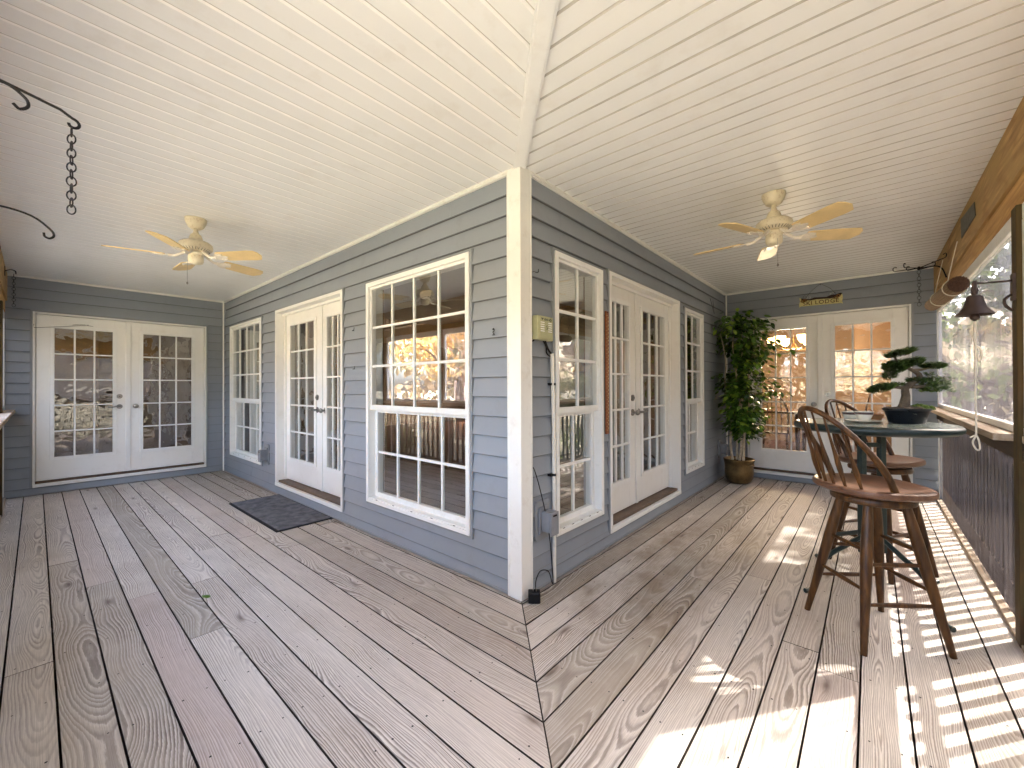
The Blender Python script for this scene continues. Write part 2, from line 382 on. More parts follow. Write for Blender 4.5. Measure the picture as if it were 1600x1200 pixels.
def bez(pts, n=24):
    """Catmull-Rom through points"""
    P_ = [Vector(p) for p in pts]; P_ = [P_[0]*2-P_[1]]+P_+[P_[-1]*2-P_[-2]]; out = []
    seg = len(P_)-3
    for i in range(seg):
        a, b, c, d = P_[i:i+4]
        m = max(2, n//seg)
        for k in range(m):
            t = k/m; out.append(.5*((2*b)+(c-a)*t+(2*a-5*b+4*c-d)*t*t+(-a+3*b-3*c+d)*t**3))
    out.append(P_[-2]); return out

# ------------------------------------------------------------------ walls
WALL = {'A': lambda u, o, z: (u, -o, z), 'B': lambda u, o, z: (o, u, z), 'C': lambda u, o, z: (-L+o, u, z), 'D': lambda u, o, z: (u, M-o, z)}
def wbox(mb, wl, u0, u1, o0, o1, z0, z1, mi=0):
    a = WALL[wl](u0, o0, z0); b = WALL[wl](u1, o1, z1); mb.box(a[0], b[0], a[1], b[1], a[2], b[2], mi)
house = thing('house', 'blue grey lap sided house with white French doors and grid windows', 'house')
OPEN = {'A': [(-5.58, -4.30, .285, 2.175), (-3.82, -2.16, .125, 2.20), (-1.72, -.415, .285, 2.175)],
        'B': [(.33, .97, .285, 2.175), (1.09, 2.70, .125, 2.20), (2.87, 3.53, .285, 2.155)],
        'C': [(-1.945, -.245, .12, 2.19)], 'D': [(.29, 1.955, .10, 2.20)]}
RANGE = {'A': (-L, 0), 'B': (0, M), 'C': (-2.19, 0), 'D': (0, 2.19)}
PITCH_S = .1245
def free(u0, u1, ops):
    seg = [(u0, u1)]
    for a, b in ops:
        ns = []
        for s, e in seg:
            if b <= s or a >= e: ns.append((s, e)); continue
            if a > s: ns.append((s, a))
            if b < e: ns.append((b, e))
        seg = ns
    return seg
def siding(wl):
    u0, u1 = RANGE[wl]; ops = OPEN[wl]; mb = MB(); Wf = WALL[wl]; flip = wl in 'AD'
    k = 0; zb = .0895-PITCH_S+.055
    zs = [.022]+[.0895+PITCH_S*i for i in range(0, 21)]; zs = [z for z in zs if z < 2.56]+[2.585]
    for i in range(len(zs)-1):
        zb, zt = zs[i], zs[i+1]; h = PITCH_S
        if i == 0: h = zt-zb+.02
        off = lambda z: .004+.019*(1-(z-zb)/h)
        cuts = sorted({zb, zt} | {z for o in ops for z in o[2:] if zb < z < zt})
        lap = random.uniform(u0+.5, u1-.5)
        for j in range(len(cuts)-1):
            a, b = cuts[j], cuts[j+1]; act = [(o[0], o[1]) for o in ops if o[2] <= a+1e-6 and o[3] >= b-1e-6]
            for s, e in free(u0, u1, act):
                parts = [(s, e, 0)]
                if s+.25 < lap < e-.25: parts = [(s, lap, .0016), (lap, e, 0)]
                for (p, q, ex) in parts:
                    a2 = a+(.0032 if j == 0 and i else 0)
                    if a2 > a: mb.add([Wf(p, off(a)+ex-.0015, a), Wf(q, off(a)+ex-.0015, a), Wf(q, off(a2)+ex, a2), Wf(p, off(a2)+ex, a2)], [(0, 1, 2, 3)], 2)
                    vs = [Wf(p, off(a2)+ex, a2), Wf(q, off(a2)+ex, a2), Wf(q, off(b)+ex, b), Wf(p, off(b)+ex, b)]
                    mb.add(vs, [(0, 1, 2, 3)])
                    if ex: mb.add([Wf(q, off(a)+ex, a), Wf(q, off(a), a), Wf(q, off(b), b), Wf(q, off(b)+ex, b)], [(0, 1, 2, 3)])
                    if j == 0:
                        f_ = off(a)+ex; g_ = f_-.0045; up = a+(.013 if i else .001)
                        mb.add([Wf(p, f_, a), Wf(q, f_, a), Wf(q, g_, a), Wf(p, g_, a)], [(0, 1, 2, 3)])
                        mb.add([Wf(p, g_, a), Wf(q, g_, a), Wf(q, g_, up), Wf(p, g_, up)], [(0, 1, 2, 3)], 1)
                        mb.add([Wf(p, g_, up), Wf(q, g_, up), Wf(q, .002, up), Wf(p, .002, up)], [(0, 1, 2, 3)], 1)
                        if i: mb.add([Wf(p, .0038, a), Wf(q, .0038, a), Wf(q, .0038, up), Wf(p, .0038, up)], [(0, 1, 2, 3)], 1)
    build('wall', mb, ['siding', 'lap_shadow_tone', 'siding_edge_shade'], house)
    # sheathing behind, with the same openings
    mb = MB()
    allz = sorted({-.3, 2.6} | {z for o in ops for z in o[2:]})
    for a, b in zip(allz[:-1], allz[1:]):
        act = [(o[0]+.02, o[1]-.02) for o in ops if o[2] <= a+1e-6 and o[3] >= b-1e-6]
        for s, e in free(u0-.14 if wl == 'A' else u0, u1, act):
            wbox(mb, wl, s+(.0 if s > u0+.01 else (.14 if wl == 'A' else .002)), e-(.002 if e > u1-.01 else 0), -.13, .001, a, b)
    build('wall_core', mb, 'room_paint', house)
    # J channels round openings
    mb = MB()
    for (a, b, c, d) in ops:
        t, o_ = .02, .026
        wbox(mb, wl, a-t, a+.001, 0, o_, c-t, d+t); wbox(mb, wl, b-.001, b+t, 0, o_, c-t, d+t)
        wbox(mb, wl, a+.001, b-.001, 0, o_, d, d+t)
        if wl in 'AB' and c > .2: wbox(mb, wl, a+.001, b-.001, 0, o_-.004, c-t, c)
    build('channel_trim', mb, 'siding_trim', house, bevel=.002)
    # white strip under the ceiling and starter strip at the deck
    mb = MB(); s = -.04 if wl in 'A' else 0
    lo, hi = u0+.012, u1-.012
    if wl == 'A': hi = -.078
    if wl == 'B': lo = .078
    wbox(mb, wl, lo, hi, .0, .024, 2.578, 2.592); wbox(mb, wl, lo, hi, .0, .034, 2.584, 2.5985)
    build('ceiling_trim', mb, 'white_trim', house)
    mb = MB(); wbox(mb, wl, lo, hi, .0, .0275, .006, .024); build('base_strip', mb, 'siding_trim', house, bevel=.003)
for k in 'ABCD': siding(k)
# outside corner post of vinyl
mb = MB()
t = .034; wd = .076
prof = [(t, -t)]
for c in (.004, .010, .052, .058, wd): prof.append((t, -t+0))
mb.prism([(t, -t), (t, wd-.02), (t-.004, wd-.018), (t-.004, wd-.012), (t, wd-.01), (t, wd), (.002, wd), (.002, -.002), (-wd, -.002), (-wd, -t), (-wd+.01, -t), (-wd+.012, -t+.004), (-wd+.018, -t+.004), (-wd+.02, -t)][::-1], .004, 2.598)
build('corner_post', mb, 'white_trim', house, bevel=.003)
for (x, y) in ((-L, 0), (0, M)):
    mb = MB()
    if x < -1: mb.prism([(x+.001, -.001), (x+.001, -.040), (x+.028, -.040), (x+.040, -.028), (x+.040, -.001)], .002, 2.597)
    else: mb.prism([(.001, M-.001), (.040, M-.001), (.040, M-.028), (.028, M-.040), (.001, M-.040)], .002, 2.597)
    build('inside_corner_trim', mb, 'white_trim', house, bevel=.002)
    mb = MB()
    if x < -1: mb.box(x+.0405, x+.047, -.027, -.001, .002, 2.577); mb.box(x+.001, x+.027, -.047, -.0405, .002, 2.577)
    else: mb.box(.001, .027, M-.047, M-.0405, .002, 2.577); mb.box(.0405, .047, M-.027, M-.001, .002, 2.577)
    build('channel_trim', mb, 'siding_trim', house)

def grid(mb, wl, u0, u1, z0, z1, nc, nr, o0, o1, wdt):
    for i in range(1, nc):
        u = u0+(u1-u0)*i/nc; wbox(mb, wl, u-wdt/2, u+wdt/2, o0, o1, z0, z1)
    for i in range(1, nr):
        z = z0+(z1-z0)*i/nr; wbox(mb, wl, u0, u1, o0+.0012, o1-.0012, z-wdt/2, z+wdt/2)
def pane(wl, u0, u1, o, z0, z1, parent, m='window_glass'):
    mb = MB(); Wf = WALL[wl]; mb.add([Wf(u0, o, z0), Wf(u1, o, z0), Wf(u1, o, z1), Wf(u0, o, z1)], [(0, 1, 2, 3)])
    return build('pane', mb, m, parent)
def ring(mb, wl, u0, u1, z0, z1, t, o0, o1, tb=None, tt=None):
    tb = tb or t; tt = tt or t
    wbox(mb, wl, u0, u0+t, o0, o1, z0, z1); wbox(mb, wl, u1-t, u1, o0, o1, z0, z1)
    wbox(mb, wl, u0+t, u1-t, o0, o1, z0, z0+tb); wbox(mb, wl, u0+t, u1-t, o0, o1, z1-tt, z1)
def window(wl, u0, u1, z0, z1, nc, zm, label):
    mb = MB(); ring(mb, wl, u0, u1, z0, z1, .036, -.11, .036, tb=.03)
    f = build('window', mb, 'white_frame', house, bevel=.003, label=label)
    zi0, zi1 = z0+.03, z1-.036; a, b = u0+.036, u1-.036
    mb = MB(); ring(mb, wl, a, b, zm-.022, zi1, .020, -.02, .012, tb=.044, tt=.02)
    grid(mb, wl, a+.02, b-.02, zm+.022, zi1-.02, nc, 3, -.016, .004, .020 if nc > 2 else .022); build('sash', mb, 'white_frame', f, bevel=.002)
    pane(wl, a+.018, b-.018, -.004, zm+.020, zi1-.018, f)
    mb = MB(); ring(mb, wl, a+.022, b-.022, zi0+.004, zm-.024, .026, -.062, -.026, tb=.048, tt=.02)
    grid(mb, wl, a+.048, b-.048, zi0+.052, zm-.044, nc, 2, -.056, -.036, .020); build('sash', mb, 'white_frame', f, bevel=.002)
    pane(wl, a+.046, b-.046, -.046, zi0+.05, zm-.042, f)
    mb = MB()
    wbox(mb, wl, a, b, -.1, .028, zi0-.001, zi0+.012)
    build('sill', mb, 'white_frame', f, bevel=.002)
    mb = MB()   # jamb liners closing the pocket beside the lower sash
    wbox(mb, wl, a, a+.022, -.07, -.03, zi0+.012, zm-.022); build('jamb_liner', mb, 'white_trim', f); mb = MB(); wbox(mb, wl, b-.022, b, -.07, -.03, zi0+.012, zm-.022)
    build('jamb_liner', mb, 'white_trim', f)
    n = 5
    for i in range(n):   # worn weep holes
        mb = MB(); u = a+(b-a)*(i+.5)/n; wbox(mb, wl, u-.012, u+.012, .028, .0295, zi0+.002, zi0+.006); build('weep_hole', mb, 'nail', f)
    return f
window('A', -5.58, -4.30, .285, 2.175, 4, 1.10, 'white grid window at the far end of the long wall, curtains behind')
window('A', -1.72, -.415, .285, 2.175, 4, 1.10, 'large white grid window next to the corner post')
window('B', .33, .97, .285, 2.175, 2, 1.11, 'narrow white grid window beside the olive box')
window('B', 2.87, 3.53, .285, 2.155, 2, 1.10, 'narrow white grid window next to the tall potted plant')

def rotbox_disc(mb, wl, u, z, r, o0, o1, n=20):
    Wf = WALL[wl]; vs = [Wf(u+r*math.cos(2*math.pi*i/n), o0, z+r*math.sin(2*math.pi*i/n)) for i in range(n)]+[Wf(u+r*math.cos(2*math.pi*i/n), o1, z+r*math.sin(2*math.pi*i/n)) for i in range(n)]
    mb.add(vs, [tuple(range(n)), tuple(range(n, 2*n))]+[(i, (i+1) % n, (i+1) % n+n, i+n) for i in range(n)])
def hardware(wl, u, z, o, d, parent, lever=False, bolt=False, knob=True):
    if knob:
        mb = MB(); rotbox_disc(mb, wl, u, z, .031, o, o+.008)
        Wf = WALL[wl]
        if lever:
            mb.tube([Wf(u, o+.008, z), Wf(u, o+.05, z)], .011, 10); mb.tube(bez([Wf(u, o+.05, z), Wf(u+d*.03, o+.055, z+.004), Wf(u+d*.075, o+.05, z-.002), Wf(u+d*.11, o+.045, z+.004)], 12), [.012]*4+[.010]*5+[.007]*4 if False else .010, 10)
        else:
            mb.tube([Wf(u, o+.008, z), Wf(u, o+.034, z), Wf(u, o+.040, z), Wf(u, o+.050, z), Wf(u, o+.062, z), Wf(u, o+.068, z)], [.012, .012, .020, .027, .024, .010], 16)
        build('handle', mb, 'brushed_metal', parent, smooth=True)
    if bolt:
        mb = MB(); rotbox_disc(mb, wl, u, z+.135, .030, o, o+.010); rotbox_disc(mb, wl, u, z+.135, .019, o+.010, o+.018)
        build('deadbolt', mb, 'brushed_metal', parent, smooth=True)
        mb = MB(); rotbox_disc(mb, wl, u, z+.135, .006, o+.018, o+.0195, 10); build('keyhole', mb, 'nail', parent)
def french_door(wl, u0, u1, z0, z1, um, rec, label, hw, low=False):
    """u0..u1 opening, um meeting line, rec how far the leaves sit behind the siding"""
    jt = .034 if rec > .05 else .022; mb = MB()
    o1 = .030 if rec > .05 else .020
    wbox(mb, wl, u0, u0+jt, -.13, o1, z0, z1); wbox(mb, wl, u1-jt, u1, -.13, o1, z0, z1); wbox(mb, wl, u0+jt, u1-jt, -.13, o1, z1-jt, z1)
    if rec > .05:
        for (a, b) in ((u0+jt, u0+jt+.018), (u1-jt-.018, u1-jt)): wbox(mb, wl, a, b, -.13, -rec+.022, z0+.03, z1-jt)
        wbox(mb, wl, u0+jt+.018, u1-jt-.018, -.13, -rec+.022, z1-jt-.018, z1-jt)
        wbox(mb, wl, u0+jt, u1-jt, -rec+.03, -rec+.045, z1-jt-.03, z1-jt-.001)
    f = build('french_door', mb, 'door_paint', house, bevel=.003, label=label)
    lz0, lz1 = z0+.045, z1-jt-.008
    mb = MB(); wbox(mb, wl, u0+jt-.001, u0+jt+.03, -.1299, -rec-.047, z0+.03, z1-jt); wbox(mb, wl, u1-jt-.03, u1-jt+.001, -.1299, -rec-.047, z0+.03, z1-jt)
    wbox(mb, wl, u0+jt+.03, u1-jt-.03, -.1299, -rec-.047, z1-jt-.03, z1-jt+.001); wbox(mb, wl, u0+jt+.03, u1-jt-.03, -.1299, -rec-.047, z0+.036, z0+.075); wbox(mb, wl, um-.02, um+.02, -.1299, -rec-.047, z0+.075, z1-jt-.03)
    build('door_stop', mb, 'door_paint', f)
    a, b = u0+jt+.006, u1-jt-.006; oo = -rec
    def leaf(p, q):
        mb = MB(); st, tr, br = .132, .135, .255
        g0, g1, h0, h1 = p+st, q-st, lz0+br, lz1-tr
        wbox(mb, wl, p, g0, oo-.045, oo, lz0, lz1); wbox(mb, wl, g1, q, oo-.045, oo, lz0, lz1)
        wbox(mb, wl, g0, g1, oo-.045, oo, lz0, h0); wbox(mb, wl, g0, g1, oo-.045, oo, h1, lz1)
        lf = build('door_leaf', mb, 'door_paint', f, bevel=.0025)
        mb = MB(); ring(mb, wl, g0-.022, g1+.022, h0-.022, h1+.022, .034, oo+.0005, oo+.012)
        ring(mb, wl, g0+.006, g1-.006, h0+.006, h1-.006, .010, oo-.01, oo+.016)
        grid(mb, wl, g0+.012, g1-.012, h0+.012, h1-.012, 3, 5, oo-.012, oo+.009, .017); build('muntin_grid', mb, 'white_frame', f, bevel=.003)
        pane(wl, g0, g1, oo-.008, h0, h1, f, 'door_glass')
    leaf(a, um-.0025); leaf(um+.0025, b)
    mb = MB(); 
    if rec < .05: wbox(mb, wl, um-.026, um+.026, oo+.001, oo+.014, lz0, lz1)
    else: wbox(mb, wl, um-.004, um+.038, oo+.001, oo+.012, lz0, lz1)
    build('astragal', mb, 'door_paint', f, bevel=.004)
    mb = MB(); wbox(mb, wl, u0+jt, u1-jt, -.13, .004, z0+.012, z0+.036); build('threshold', mb, 'threshold', f, bevel=.004)
    mb = MB(); wbox(mb, wl, u0+.002, u1-.002, -.02, .034, z0-.026, z0+.011); build('sill', mb, 'white_frame', f, bevel=.004)
    for (u, z, d, lever, bolt, knob) in hw: hardware(wl, u, z, oo, d, f, lever, bolt, knob)
    return f
french_door('A', -3.82, -2.16, .125, 2.20, -2.84, .085, 'recessed white French doors above the doormat', [(-2.93, 1.03, -1, True, True, True), (-2.74, 1.03, 1, False, False, True)])
french_door('B', 1.09, 2.70, .125, 2.20, 1.80, .085, 'recessed white French doors between the two narrow windows', [(1.735, 1.03, -1, False, True, True), (1.865, 1.03, 1, True, False, True)])
french_door('C', -1.945, -.245, .12, 2.19, -1.105, .0, 'white French doors in the end wall of the left wing', [(-1.19, 1.03, -1, True, True, True), (-1.03, 1.03, 1, False, False, True)])
french_door('D', .29, 1.955, .10, 2.20, 1.115, .0, 'white French doors under the ski lodge sign', [(1.045, 1.03, -1, False, False, True), (1.19, 1.03, 1, False, True, False)])

# roof and rest of the shell
mb = MB()
mb.box(-10.2, 2.62, -2.60, 9.2, 5.4, 5.5); mb.box(-L-.2, 2.42, -2.42, M+.6, 2.72, 2.80)
build('roof', mb, 'siding_trim', house)
mb = MB()   # upper storey and far shell with back openings added to let daylight in
mb.box(-L, -.06, .0+.02, .12, 2.6, 5.4); mb.box(-.12, .0, .12, M, 2.6, 5.4)
mb.box(-9.7, -9.58, -2.19, .6, 0, 2.7); mb.box(-9.7, -9.58, .6, 8.6, 0, 2.7); mb.box(-9.7, -9.58, -2.19, 8.6, 2.7, 5.4)
mb.box(-9.58, -7.5, 8.5, 8.62, 0, 5.4); mb.box(-4.6, -2.6, 8.5, 8.62, 0, 5.4); mb.box(.4, 2.19, 8.5, 8.62, 0, 5.4)
mb.box(-7.5, -4.6, 8.5, 8.62, 0, .5); mb.box(-2.6, .4, 8.5, 8.62, 0, 2.2); mb.box(-7.5, -4.6, 8.5, 8.62, 2.2, 2.9); mb.box(-2.6, .4, 8.5, 8.62, 2.2, 5.4); mb.box(-7.5, -4.6, 8.5, 8.62, 4.6, 5.4)
mb.box(-9.58, -L-.13, -2.19, -2.07, 0, 5.4); mb.box(2.07, 2.19, M+.14, 8.5, 0, 5.4)
mb.box(-L-.12, -L, .14, 1.2, 0, 2.7); mb.box(-2.4, -.13, M, M+.12, 0, 2.7)
build('outer_wall', mb, 'room_paint', house)
mb = MB(); mb.box(-9.58, -L-.13, -2.07, 8.5, .0, .10); mb.box(-L-.13, -.13, .13, 8.5, .0, .10); mb.box(-.13, 2.07, M+.13, 8.5, .0, .10)
struct(build('room_floor', mb, 'room_floor'), 'dark reddish wood floor seen through the glass')
mb = MB(); mb.box(-9.58, -L-.13, -2.07, .1, 2.52, 2.6); mb.box(-.10, 2.07, M+.13, 8.5, 2.52, 2.6); mb.box(-9.58, -.13, 4.3, 8.5, 2.62, 2.80)
struct(build('room_ceiling', mb, 'room_ceiling'), 'tan ceiling inside the house')
mb = MB()
mb.box(-2.2, -.6, 3.0, 3.1, .1, 2.3)
struct(build('partition_wall', mb, 'room_pale'), 'pale interior wall behind the glass')
mb = MB(); mb.box(-8.6, -6.6, -1.2, -1.1, .1, 2.52); mb.box(-8.2, -8.1, -1.1, 1.5, .1, 2.52); mb.box(1.4, 2.07, 7.2, 7.3, .1, 2.52)
struct(build('inner_wall', mb, 'room_paint'), 'tan interior wall deeper in the house')
# loft railing inside
lr = thing('loft_railing', 'dark loft railing seen high up through the large grid window', 'railing', (-5, 4.3, 2.8))
mb = MB(); mb.box(-4.4, 4.8, -.03, .03, .95, 1.02); mb.box(-4.4, 4.8, -.02, .02, .04, .09); build('handrail', mb, 'dark_wood', lr)
bal = None
for i in range(46):
    if bal is None:
        mb = MB(); mb.box(-.016, .016, -.016, .016, .09, .95); bal = build('baluster', mb, 'dark_wood', lr); o = bal
    else: o = bal.copy(); COL.objects.link(o); o.parent = lr
    o.location = (-4.35+i*.2, 0, 0)
# curtains behind the far window
cu = thing('curtain', 'pale grey curtain hanging behind the far window of the long wall', 'curtain', (-5, .25, .2))
mb = MB()
pts = [(-.62+i*.02, .03*math.sin(i*.9)+.012*math.sin(i*2.3)) for i in range(34)]
vs = []; fs = []
for i, (x, y) in enumerate(pts): vs += [(x, y, 0), (x, y, 2.1)]
for i in range(len(pts)-1): fs.append((2*i, 2*i+2, 2*i+3, 2*i+1))
mb.add(vs, fs); build('curtain_panel', mb, 'curtain', cu, smooth=True)
mb = MB(); mb.tube([(-.7, .0, 2.12), (.7, 0, 2.12)], .012, 8); build('curtain_rod', mb, 'dark_metal', cu)

# ------------------------------------------------------------------ deck
def deck():
    mb = MB(); uvs = []; rn = []; S = .151; G = .0075; off = .0465
    def board(poly, axis, c, rv, uo):   # poly in xy (ccw), axis 0: along x
        n = len(poly); dz = random.uniform(-.0009, .0009); z1 = -.001+dz; z0 = z1-.028
        vs = [(x, y, z1) for x, y in poly]+[(x, y, z0) for x, y in poly]
        # small rounded edge: inset ring
        cx = sum(p[0] for p in poly)/n; cy = sum(p[1] for p in poly)/n
        fs = [tuple(range(n))]+[((i+1) % n, i, i+n, (i+1) % n+n) for i in range(n)]
        mb.add(vs, fs[:1]); mb.m += [1]*n; mb.f += [tuple(i+len(mb.v)-2*n for i in f) for f in fs[1:]]
        for f in fs:
            for i in f:
                x, y = (poly[i % n]); uvs.append((x+uo, y-c) if axis == 0 else (y+uo, x-c))
            rn.append(rv)
    edges = [0.]+[off+S*i for i in range(15)]
    end = 2.19
    for k in range(len(edges)-1):
        a, b = edges[k]+G/2*(k > 0), min(edges[k+1]-G/2, end)
        if a >= end: break
        c = (edges[k]+edges[k+1])/2 if k else edges[1]-S/2
        # left wing: y from -a to -b, from x=-L to the mitre x=+y_abs
        for wing in (0, 1):
            far = -L if wing == 0 else M
            pos = [far]; x = far
            while True:
                step = random.uniform(3.0, 5.4); x = x+step if wing == 0 else x-step
                if (wing == 0 and x > a-1.2) or (wing == 1 and x < -a+1.2): break
                pos.append(x)
            pos.append(None)
            for s, e in zip(pos[:-1], pos[1:]):
                rv = (random.random(), random.random(), random.random()); uo = random.uniform(0, 40)
                g = .0015
                if wing == 0:
                    if e is None: poly = [(s+g, -b), (b-.004, -b), (a-.004, -a), (s+g, -a)]
                    else: poly = [(s+g, -b), (e-g, -b), (e-g, -a), (s+g, -a)]
                    board(poly, 0, -c, rv, uo)
                else:
                    if e is None: poly = [(a, s-g), (a, -a+.004), (b, -b+.004), (b, s-g)]
                    else: poly = [(a, s-g), (a, e+g), (b, e+g), (b, s-g)]
                    board(poly, 1, c, rv, uo)
        # nails: two to a board at every joist
        for j in range(40):
            t = -L+.12+j*.406
            for q in (.032, S-.034):
                yy = edges[k]+q if k else edges[1]-S+q
                if yy > end or yy < .012: continue
                if t < yy-.03 and random.random() < .93: nails.append((t+random.uniform(-.012, .012), -yy+random.uniform(-.004, .004)))
            t = M-.12-j*.406
            for q in (.032, S-.034):
                yy = edges[k]+q if k else edges[1]-S+q
                if yy > end or yy < .012: continue
                if t > -yy+.03 and random.random() < .93: nails.append((yy+random.uniform(-.004, .004), t+random.uniform(-.012, .012)))
    o = build('deck', mb, ['deck_wood', 'gap_shade'])
    me = o.data; uvl = me.uv_layers.new(name='UVMap'); uvl.data.foreach_set('uv', np.array(uvs).ravel()); setrnd(o, rn)
    return o
nails = []
struct(deck(), 'weathered deck boards mitred at the house corner')
nm = MB()
for (x, y) in nails:
    r = random.uniform(.0032, .0048); nm.add([(x+r*math.cos(a*math.pi/3), y+r*math.sin(a*math.pi/3), .0008) for a in range(6)], [tuple(range(6))])
o = build('deck_nails', nm, 'nail'); struct(o, 'nail heads in the deck boards')
mb = MB()
for i in range(18):
    x = -L+.12+i*.45; mb.box(x, x+.04, -2.2, -.0, -.18, -.032)
for i in range(16):
    y = M-.12-i*.45; mb.box(.0, 2.2, y-.04, y, -.18, -.032) if y > .1 else None
mb.box(-L, 2.19, -2.19, 0, -.26, -.19); mb.box(.001, 2.19, 0.001, M, -.26, -.19)  # solid dark sheet added below the joists so the gaps look dark
struct(build('deck_joists', mb, 'apron_wood'), 'dark joists and added dark sheet under the deck boards')

# ------------------------------------------------------------------ ceiling
def ceiling():
    mb = MB(); S = .1035; gw = .018; gd = .010; Z = 2.5995; E = 2.35
    def hip(x): return -x
    i0 = -int(L/S)-1; ph = .026
    i = 0
    for wing in (0, 1):
        lim = -L if wing == 0 else M
        k0 = int(-E/S)-1; k1 = int((L if wing == 0 else M)/S)+2
        for k in range(k0, k1):
            p0 = k*S+ph
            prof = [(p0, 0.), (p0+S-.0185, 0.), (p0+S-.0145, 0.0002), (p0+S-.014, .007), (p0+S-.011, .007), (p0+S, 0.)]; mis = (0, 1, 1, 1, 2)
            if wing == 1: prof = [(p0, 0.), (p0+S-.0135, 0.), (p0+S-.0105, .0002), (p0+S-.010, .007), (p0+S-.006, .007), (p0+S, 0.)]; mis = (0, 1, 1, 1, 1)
            for mi_, (a, da), (b, db) in zip(mis, prof[:-1], prof[1:]):
                # t is distance away from the hip side: wing 0 -> x=-t ; wing 1 -> y=t
                hi = L if wing == 0 else M
                if a > hi-.0005 or b < -E: continue
                a_, b_ = max(a, -E), min(b, hi)
                # strip between a_ and b_, from the wall (0) or hip (-t) outwards to E
                sa, sb = max(0., -a_), max(0., -b_)
                if wing == 0: vs = [(-a_, -sa, Z+da), (-b_, -sb, Z+db), (-b_, -E, Z+db), (-a_, -E, Z+da)]
                else: vs = [(sa, a_, Z+da), (sb, b_, Z+db), (E, b_, Z+db), (E, a_, Z+da)]
                mb.add(vs, [(0, 1, 2, 3)], mi_)
    mb.box(-L, E, -E, 0, 2.618, 2.64); mb.box(0.0, E, .001, M, 2.618, 2.64)
    return build('porch_ceiling', mb, ['vinyl_ceiling', 'groove_shade', 'bead_highlight'])
struct(ceiling(), 'cream grooved vinyl ceiling of the porch')
mb = MB(); w_ = .040; d_ = w_/math.sqrt(2)
e = 2.33
mb.prism([(.0+d_, .0+d_), (-d_, -d_), (e-d_, -e-d_), (e+d_, -e+d_)], 2.588, 2.5965); mb.prism([(d_*.75, d_*.75), (-d_*.75, -d_*.75), (e-d_*.75, -e-d_*.75), (e+d_*.75, -e+d_*.75)], 2.584, 2.5878)
struct(build('ceiling_hip_strip', mb, 'vinyl_ceiling', bevel=.002), 'flat strip covering the mitre of the two ceiling runs')

